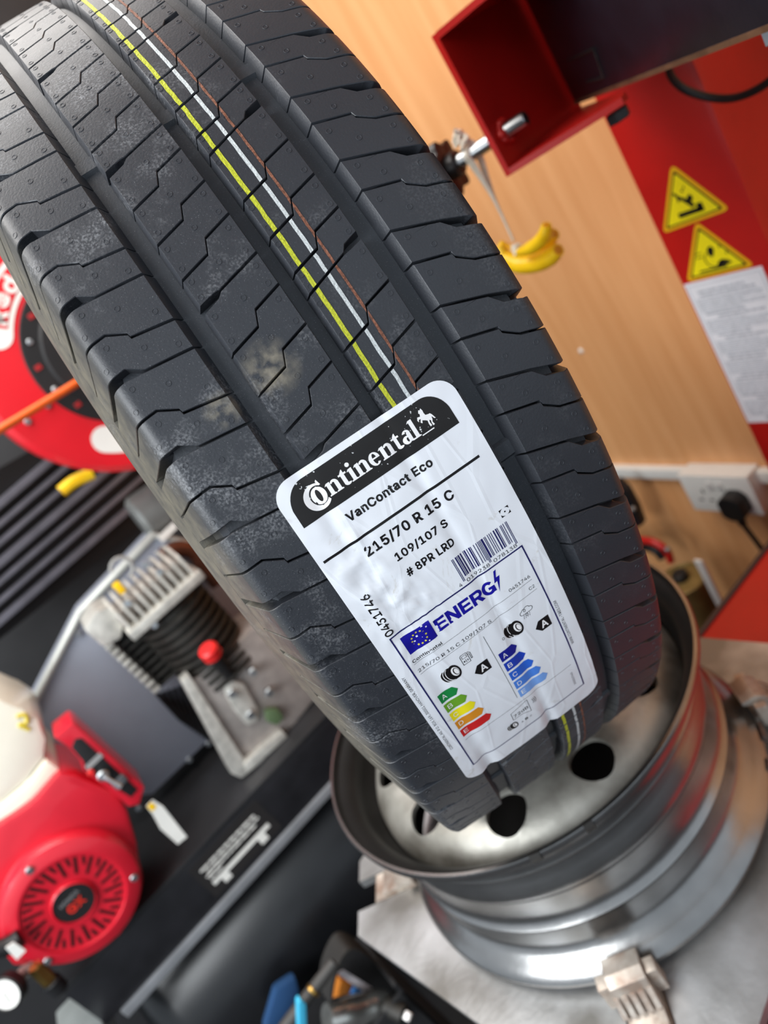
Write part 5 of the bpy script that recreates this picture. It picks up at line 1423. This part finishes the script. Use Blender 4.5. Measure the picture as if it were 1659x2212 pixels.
# filter canister and pipe beside the tyre
q0, q1 = aY(300, 1130, .74), aY(400, 1080, .74)
b = B(); cyl(b, q0, q1 + Vector((.05, 0, .01)), .048, 32, .008); obj('air_filter', b, mat('grey_canister', (128, 130, 128), .4, .4, .2, 30), comp, 35, 'grey cylindrical air filter')
b = B(); pY(b, [(342, 1160), (375, 1128), (384, 1140), (352, 1172)], .685, .69, .0005); obj('filter_label', b, M_white, comp, None)
b = B(); tube(b, smooth_path([aY(u, v, .68) for u, v in ((350, 1200), (385, 1185), (420, 1195), (440, 1225), (470, 1260))]), .014, 12); obj('delivery_pipe', b, M_copper, comp, 40, 'brown delivery pipe')
# ---- engine
YE = .49
b = B()
pY(b, [(-30, 1800), (20, 1770), (70, 1735), (128, 1668), (165, 1676), (252, 1712), (276, 1752), (296, 1818), (306, 1885), (298, 1950), (262, 2022), (178, 2074), (92, 2088), (28, 2090), (-6, 2050), (-40, 2000)], YE, YE + .13, .010)
eng = obj('engine_shroud', b, M_ered, comp, 35, 'red engine cooling shroud')
fc = aY(160, 1950, YE - .028)
b = B(); lathe(b, [(0, 0), (.092, 0), (.0945, .004), (.0945, .016), (.090, .024), (.074, .031), (.070, .031), (.069, .028), (.031, .026), (.030, .031), (.0285, .0325), (.0275, .029), (0, .029)], fc + Vector((0, .030, 0)), (0, -1, 0), 72)
rec = obj('recoil_starter_cover', b, M_ered, eng, 30, 'round red starter cover with radial slots')
g = B()
for k in range(36):
    t = 2 * PI * (k + .5) / 36
    er = Vector((math.cos(t), 0, math.sin(t))); et = Vector((-math.sin(t), 0, math.cos(t)))
    for (r0, r1) in (((.040, .0665) if k % 2 == 0 else (.053, .0665)),):
        tw_ = .25
        cs = [er * r0 - et * .0017, er * r1 - et * .0027 + et * .004, er * r1 + et * .0027 + et * .004, er * r0 + et * .0017]
        prism(g, [fc + c + Vector((0, .0022, 0)) for c in cs], (0, .003, 0))
obj('starter_slots', g, M_ink, eng, None, 'dark radial cooling slots')
for t0, t1 in ((100, 128), (60, 85), (135, 168), (15, 50)):
    for rr in (.0795, .0835, .0875):
        b = B(); tube(b, [fc + Vector((rr * math.cos(math.radians(t0 + (t1 - t0) * k / 10)), .0035 + (rr - .0795) * .55, rr * math.sin(math.radians(t0 + (t1 - t0) * k / 10)))) for k in range(11)], .0011, 6); obj('vent_louvre', b, M_eredd, eng, 40)
for a in (92, 205, 330):
    q = fc + Vector((.082 * math.cos(math.radians(a)), .004, .082 * math.sin(math.radians(a)))); b = B(); cyl(b, q + Vector((0, .004, 0)), q + Vector((0, -.006, 0)), .0055, 12, .001); obj('cover_screw', b, M_zinc, eng, 30)
b = B(); lathe(b, [(0, .0308), (.0268, .0308), (.0268, .028)], fc + Vector((0, .030, 0)), (0, -1, 0), 40); obj('centre_badge', b, M_dark, eng, 30, 'black round badge with red letters')
def wall_text(s, c, ex, ez, nrm, width, height, m, parent, bold=.0, name='badge_letters', th=.0004):
    bm = text_bm(s, bold); fit_bm(bm, -width / 2, width / 2, -height / 2, height)
    r = bmesh.ops.extrude_face_region(bm, geom=bm.faces[:])
    for v in [x for x in r['geom'] if isinstance(x, bmesh.types.BMVert)]: v.co.z += th
    for v in bm.verts: v.co = c + ex * v.co.x + ez * v.co.y + nrm * v.co.z
    return obj(name, bm, m, parent, None)
bx_ = Vector((1, 0, 0)); bz_ = Vector((0, 0, 1))
bc = fc + Vector((0, -.0010, 0))
wall_text('GX', bc + bz_ * -.004, bx_, bz_, Vector((0, -1, 0)), .026, .013, mat('badge_red', (214, 44, 30), .4), eng, .03)
wall_text('HONDA', bc + bz_ * .010, bx_, bz_, Vector((0, -1, 0)), .030, .006, mat('badge_grey', (128, 128, 130), .4), eng, .01)
# control box
cb = [(117, 1594), (156, 1563), (166, 1566), (312, 1700), (301, 1738), (277, 1743), (248, 1716), (180, 1665), (172, 1640), (148, 1614)]
b = B(); pY(b, cb, YE - .012, YE + .05, .0022); cbx = obj('control_box', b, M_ered, eng, 30, 'red engine switch box')
b = B(); pY(b, [(162, 1597), (176, 1595), (298, 1706), (283, 1723), (231, 1690), (184, 1664), (180, 1645), (155, 1616)], YE - .0135, YE - .011, .0006); obj('switch_panel', b, M_dark, eng, 30)
q = aY(222, 1672, YE - .014); b = B(); cyl(b, q, q + Vector((0, -.010, 0)), .0085, 20, .002); obj('key_switch', b, M_zinc, eng, 30, 'chrome key switch')
b = B(); tube(b, [q + Vector((0, -.009, 0)), q + Vector((.004, -.016, -.014)), q + Vector((.006, -.017, -.026))], [.003, .0025, .004], 8); obj('ignition_key', b, M_zinc, eng, 40)
q = aY(196, 1668, YE - .014); b = B(); cyl(b, q, q + Vector((0, -.004, 0)), .005, 14, .001); obj('red_light', b, M_cap, eng, 30)
q = aY(203, 1645, YE - .0138); b = B(); box(b, q - Vector((.013, 0, .004)), q + Vector((.013, .001, .004))); obj('switch_legend', b, mat('legend_grey', (150, 150, 150), .5), eng, None)
q = aY(258, 1688, YE - .014); b = B(); box(b, q - Vector((.010, .004, .006)), q + Vector((.010, .001, .006)), .001); obj('circuit_breaker', b, mat('breaker_grey', (92, 94, 98), .5), eng, 30)
# fuel tank
b = B(); pY(b, [(-60, 1500), (0, 1510), (48, 1530), (84, 1552), (102, 1598), (98, 1640), (60, 1690), (0, 1742), (-60, 1790)], YE + .02, YE + .17, .016); ft = obj('fuel_tank', b, M_cream, eng, 40, 'cream white fuel tank')
b = B(); pY(b, [(-60, 1790), (0, 1742), (62, 1690), (100, 1640), (132, 1662), (128, 1690), (50, 1790), (0, 1838), (-60, 1880)], YE + .015, YE + .17, .008); obj('air_cleaner', b, mat('cream_cover', (232, 226, 208), .35), eng, 40)
b = B(); tube(b, smooth_path([aY(u, v, YE + .02) for u, v in ((36, 1548), (55, 1545), (58, 1562), (42, 1566), (64, 1576))], 5), .003, 8); obj('yellow_marking', b, mat('yellow_paint_mark', (206, 186, 60), .5), eng, 40)
# paper tag on the engine
b = B(); pY(b, [(316, 1742), (330, 1728), (352, 1742), (404, 1808), (384, 1824), (346, 1790), (330, 1760)], YE - .005, YE - .0035); tg = obj('hang_tag', b, M_white, comp, 30, 'white card tag with yellow corner')
b = B(); pY(b, [(318, 1744), (326, 1733), (338, 1742), (330, 1753)], YE - .0058, YE - .0048); obj('tag_corner', b, M_yellow, tg, None)
# pull grip, bleed fitting, gauge
b = B(); tube(b, smooth_path([aY(u, v, YE - .035) for u, v in ((-10, 2052), (20, 2042), (44, 2025))], 5), .012, 12); obj('pull_grip', b, M_dark, comp, 40)
b = B(); pY(b, [(12, 2048), (30, 2036), (56, 2054), (36, 2074)], YE - .052, YE - .050); obj('grip_sticker', b, M_white, comp, None)
q0, q1 = aY(74, 2086, .47), aY(108, 2118, .47)
b = B(); cyl(b, q0, q1, .0105, 6, .001); obj('brass_fitting', b, M_brass, comp, 20, 'brass hexagonal fitting')
b = B(); cyl(b, q1, q1 + (q1 - q0) * .7, .013, 16, .002); obj('fitting_collar', b, M_dark, comp, 30)
gc = aY(12, 2148, .45); ga = Vector((-.35, -.80, .35)).normalized()
b = B(); lathe(b, [(0, 0), (.022, 0), (.0235, .002), (.0235, .016), (.0215, .018), (.0205, .0165), (0, .0165)], gc - ga * .016, ga, 36); gg = obj('pressure_gauge', b, M_dark, comp, 30, 'round pressure gauge with white dial')
b = B(); cyl(b, gc + ga * .0002, gc + ga * .0009, .0200, 36); obj('gauge_dial', b, M_white, gg, 30)
a, u, w = frame(ga)
b = B(); box(b, (-.0007, -.004, 0), (.0007, .013, .0006)); b.transform(Matrix.Translation(gc + ga * .0011) @ Matrix((tuple([u.x, w.x, a.x, 0]), tuple([u.y, w.y, a.y, 0]), tuple([u.z, w.z, a.z, 0]), (0, 0, 0, 1)))); obj('gauge_needle', b, M_ink, gg, None)
q = gc - ga * .016
b = B(); tube(b, [q, q - ga * .03, q + Vector((.05, .03, -.03))], .009, 12); obj('gauge_stem', b, M_castm, comp, 40)
b = B(); box(b, (-.72, .46, -.30), (-.646, .62, -.262), .004); obj('regulator_plate', b, mat('pale_grey_plate', (168, 174, 172), .45, .4, .2, 20), comp, 30)

# ================================================================== HOSE REEL
YR = .62
rc = aY(228, 742, YR)
rad = (aY(228, 742, YR) - aY(160, 1006, YR)).length
reel = thing('air_hose_reel', 'red air hose reel with black hub and white lettered decals', 'hose reel', rc + Vector((0, .1, -rad)))
b = B(); lathe(b, [(.02, .01), (rad - .012, .010), (rad - .008, -.004), (rad - .002, -.008), (rad + .003, -.002), (rad + .003, .018), (rad - .006, .026), (.02, .026)], rc, (0, -1, 0), 96)
rd = obj('reel_flange', b, mat('reel_red', (214, 22, 36), .34, 0, .08, 14, coat=.2), reel, 30, 'red round reel flange')
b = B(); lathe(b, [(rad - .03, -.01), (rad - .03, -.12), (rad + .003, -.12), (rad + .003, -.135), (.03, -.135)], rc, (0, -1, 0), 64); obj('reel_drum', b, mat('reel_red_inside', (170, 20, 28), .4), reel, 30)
hr = rad * .62
b = B(); lathe(b, [(0, .034), (hr - .030, .034), (hr - .026, .029), (hr - .002, .029), (hr, .026), (hr, .020)], rc, (0, -1, 0), 72); hub = obj('reel_hub', b, M_dark, reel, 30, 'black centre hub of the reel')
for k in range(18):
    t = 2 * PI * (k + .3) / 18; q = rc + Vector((math.cos(t) * (hr - .014), -.029, math.sin(t) * (hr - .014)))
    if k % 2: b = B(); cyl(b, q + Vector((0, .002, 0)), q + Vector((0, -.003, 0)), .0045, 12, .001); obj('hub_bolt', b, M_zinc, hub, 30)
    else: b = B(); box(b, q - Vector((.005, .0012, .004)), q + Vector((.005, .001, .004)), .0004); obj('hub_red_mark', b, mat('hub_red', (150, 24, 28), .5), hub, None)
def arc_pill(a0, a1, r0, r1, m, yoff, name, parent, label=None, capr=True, n=26):
    b = B(); P = []
    rm = (r0 + r1) / 2; hw = (r1 - r0) / 2
    A0, A1 = math.radians(a0), math.radians(a1)
    for k in range(n + 1): t = A0 + (A1 - A0) * k / n; P.append((r1 * math.cos(t), r1 * math.sin(t)))
    if capr:
        for k in range(1, 10): t = PI * k / 10; ca = A1; P.append((rm * math.cos(ca) + hw * math.cos(ca + t), rm * math.sin(ca) + hw * math.sin(ca + t)))
    for k in range(n + 1): t = A1 + (A0 - A1) * k / n; P.append((r0 * math.cos(t), r0 * math.sin(t)))
    if capr:
        for k in range(1, 10): t = PI * k / 10; ca = A0; P.append((rm * math.cos(ca) + hw * math.cos(ca + PI + t), rm * math.sin(ca) + hw * math.sin(ca + PI + t)))
    prism(b, [rc + Vector((x, yoff, z)) for x, z in P], (0, .0006, 0))
    return obj(name, b, m, parent, None, label)
for a0, a1 in ((92, 142), (228, 250), (340, 390)):
    d = arc_pill(a0, a1, rad * .655, rad * .865, M_white, -.0268, 'reel_decal', rd, 'white rounded decal on the red reel')
arc_pill(98, 138, rad * .69, rad * .83, mat('reel_red', (214, 22, 36)), -.0274, 'decal_panel', rd, None, False)
for k, ch in enumerate('Red'):
    t = math.radians(132 - 9.5 * k)
    er = Vector((math.cos(t), 0, math.sin(t))); et = Vector((math.sin(t), 0, -math.cos(t)))
    wall_text(ch, rc + er * (rad * .755) + Vector((0, -.0276, 0)), et, er, Vector((0, -1, 0)), .021, .024 if ch != 'e' else .018, M_white, rd, .03, 'decal_letter')
b = B(); tube(b, smooth_path([aY(u, v, y) for u, v, y in ((-60, 962, .53), (0, 928, .54), (80, 880, .555), (165, 828, .57), (240, 782, .60))]), .0062, 10); obj('air_hose', b, M_orange, reel, 40, 'orange air hose crossing the reel')
for px in ((103, 876), (60, 911)):
    q = aY(px[0], px[1], YR - .026); b = B(); cyl(b, q + Vector((0, .002, 0)), q + Vector((0, -.004, 0)), .005, 12, .001); obj('flange_screw', b, M_zinc, rd, 30)
b = B(); box(b, (rc.x - .04, YR + .06, rc.z), (rc.x + .04, YR + .075, 1.42), .003); obj('reel_mount', b, M_black, reel, 30)
# ================================================================== SLATTED PANEL
sp0, sp1 = aY(-60, 1300, .80), aY(300, 1010, .96)
slp = thing('slatted_black_panel', 'black panel with grey horizontal slats below the red hose reel', 'panel', (sp0.x, .9, sp0.z - .1))
pts = [aY(-120, 1480, .90), aY(330, 1120, 1.05), aY(330, 820, 1.05), aY(-120, 1080, .90)]
b = B(); prism(b, [p + Vector((0, .012, 0)) for p in pts], (0, .02, 0)); obj('panel_board', b, mat('matt_black_board', (20, 20, 22), .6), slp, None)
for k, (v0, v1) in enumerate(((1088, 872), (1132, 914), (1172, 955), (1216, 998), (1258, 1038), (1300, 1078), (1343, 1122))):
    A = aY(-50, v0 + 43, .915); C = aY(300, v1 - 40, 1.04)
    d = (C - A).normalized(); up = Vector((0, 0, 1)); C = C + d * .1; A = A - d * .1
    wd_ = .0052 if k % 3 else .0075
    b = B(); prism(b, [A + up * wd_, C + up * wd_, C - up * wd_, A - up * wd_], (0, .016, 0), .002); obj('slat', b, M_slat, slp, 30)
hp = [aY(u, v, .82) for u, v in ((132, 1062), (160, 1040), (200, 1022))]
b = B(); tube(b, smooth_path([hp[0] + (hp[0] - hp[1]) * .0, hp[1], hp[2]], 5), .0115, 14)
obj('yellow_grip', b, M_yellow, slp, 40, 'yellow rounded grip below the hose reel')
b = B(); tube(b, [hp[2], hp[2] + (hp[2] - hp[1]) * .8 + Vector((0, .06, 0)), hp[2] + Vector((.04, .20, .0))], .006, 10); M = Matrix.Identity(4)
obj('grip_rod', b, M_dark, slp, 40)

# ================================================================== TOOL BAG AND TOOLS
YB = .30
bag = thing('tool_bag', 'black open-topped tool bag on the floor beside the turntable', 'bag', (aY(780, 2200, YB).x, YB + .08, -.86))
bp_ = aY(880, 2212, YB); bl_ = aY(700, 2212, YB)
x0, x1 = bl_.x - .10, bp_.x + .03
zr = aY(800, 2150, YB).z
b = B()
for lo, hi in (((x0, YB + .005, -.86), (x1, YB + .012, zr - .05)), ((x0, YB + .125, -.86), (x1, YB + .132, zr - .03)), ((x0, YB + .005, -.86), (x0 + .007, YB + .132, zr - .04)), ((x1 - .007, YB + .005, -.86), (x1, YB + .132, zr - .03)), ((x0, YB + .005, -.86), (x1, YB + .132, -.85))):
    box(b, lo, hi, .002)
obj('bag_body', b, mat('black_nylon', (30, 30, 32), .7, 0, .2, 60, .5, 500), bag, 30)
b = B()
hp2 = [aY(u, v, YB + .02) for u, v in ((712, 2170), (722, 2110), (742, 2064), (762, 2050), (790, 2062), (830, 2100), (862, 2140), (884, 2190), (890, 2240))]
P = smooth_path(hp2, 6)
for i in range(len(P) - 1):
    pass
rows = [[b.verts.new(p + Vector((0, dy, 0))) for dy in (0, .045)] + [b.verts.new(p + Vector((0, dy, -.005))) for dy in (.045, 0)] for p in P]
for i in range(len(rows) - 1):
    for k in range(4): b.faces.new((rows[i][k], rows[i][(k + 1) % 4], rows[i + 1][(k + 1) % 4], rows[i + 1][k]))
b.faces.new(rows[0]); b.faces.new(rows[-1][::-1])
obj('bag_strap', b, mat('dark_webbing', (44, 42, 40), .6, 0, .2, 80, .5, 600), bag, 40, 'dark arched bag strap')
gun = thing('air_wrench', 'chrome air impact wrench lying in the black tool bag', 'air tool', aY(780, 2200, YB + .03))
q = [aY(u, v, YB + .035) for u, v in ((706, 2200), (770, 2186), (836, 2158))]
b = B(); tube(b, smooth_path([q[0], q[1], q[2]], 5), [.020, .023, .025, .026, .025, .024, .022, .023, .022, .019, .014], 20); obj('wrench_body', b, mat('bare_chrome', (206, 206, 200), .22, .9, .3, 60), gun, 40)
n0 = aY(836, 2172, YB + .02); n1 = aY(872, 2192, YB - .005)
b = B(); tube(b, [n0, n0 * .5 + n1 * .5, n1], [.017, .014, .0135], 18); obj('wrench_nose', b, M_castd, gun, 40)
d = (n1 - n0).normalized(); b = B(); box(b, (-.006, -.006, 0), (.006, .006, .014), .001); a, u, w = frame(d); b.transform(Matrix.Translation(n1) @ Matrix(((u.x, w.x, a.x, 0), (u.y, w.y, a.y, 0), (u.z, w.z, a.z, 0), (0, 0, 0, 1)))); obj('square_drive', b, M_steel, gun, 30)
b = B(); tube(b, [q[1], q[1] + Vector((.02, .03, -.06)), q[1] + Vector((.03, .04, -.12))], [.016, .015, .014], 14); obj('wrench_handle', b, M_dark, gun, 40)
b = B(); pY(b, [(728, 2104), (742, 2096), (826, 2148), (812, 2160)], YB + .06, YB + .062); o = obj('paper_slip', b, mat('pinkish_paper', (224, 214, 216), .6), None, None); rebase(o, aY(740, 2110, YB + .06)); single(o, 'pale folded paper slip tucked into the tool bag', 'paper')
b = B(); pY(b, [(722, 2180), (736, 2118), (764, 2128), (758, 2180)], YB + .085, YB + .105, .003); o = obj('orange_pouch', b, mat('orange_brown_pouch', (176, 104, 24), .6), None, 30); rebase(o, aY(740, 2180, YB + .085)); single(o, 'orange brown pouch behind the paper slip in the bag', 'pouch')
b = B(); pY(b, [(752, 2170), (768, 2136), (800, 2150), (806, 2180)], YB + .072, YB + .082, .003); o = obj('blue_cloth', b, M_blue, None, 30); rebase(o, aY(780, 2180, YB + .072)); single(o, 'blue folded cloth in the tool bag', 'cloth')
tq0, tq1 = aY(600, 2240, YB - .02), aY(722, 2078, YB - .02)
rod = thing('torque_bar', 'dark grey tool bar with a gold band leaning beside the tool bag', 'tool bar', tq0)
b = B(); tube(b, [tq0, tq0 * .4 + tq1 * .6, tq1], [.0095, .0095, .008], 16); obj('bar_shaft', b, mat('dark_grey_rubber', (62, 60, 58), .55), rod, 40)
gq = tq0 + (tq1 - tq0) * .62; dd = (tq1 - tq0).normalized()
b = B(); cyl(b, gq - dd * .003, gq + dd * .003, .0105, 18, .001); obj('gold_band', b, M_brass, rod, 30)
b = B(); pY(b, [(644, 2168), (650, 2160), (662, 2170), (664, 2230), (646, 2230)], YB - .045, YB - .033, .002); o = obj('cyan_spatula', b, M_cyan, None, 30); rebase(o, aY(655, 2230, YB - .045)); single(o, 'bright cyan plastic tool tip beside the dark bar', 'tool')
b = B(); pY(b, [(570, 2230), (596, 2140), (640, 2110), (650, 2150), (630, 2230)], .455, .475, .008); o = obj('blue_rag', b, mat('dark_blue_cloth', (24, 66, 110), .8), None, 30); rebase(o, aY(600, 2230, .455)); single(o, 'dark blue rag hanging against the black tank', 'rag')
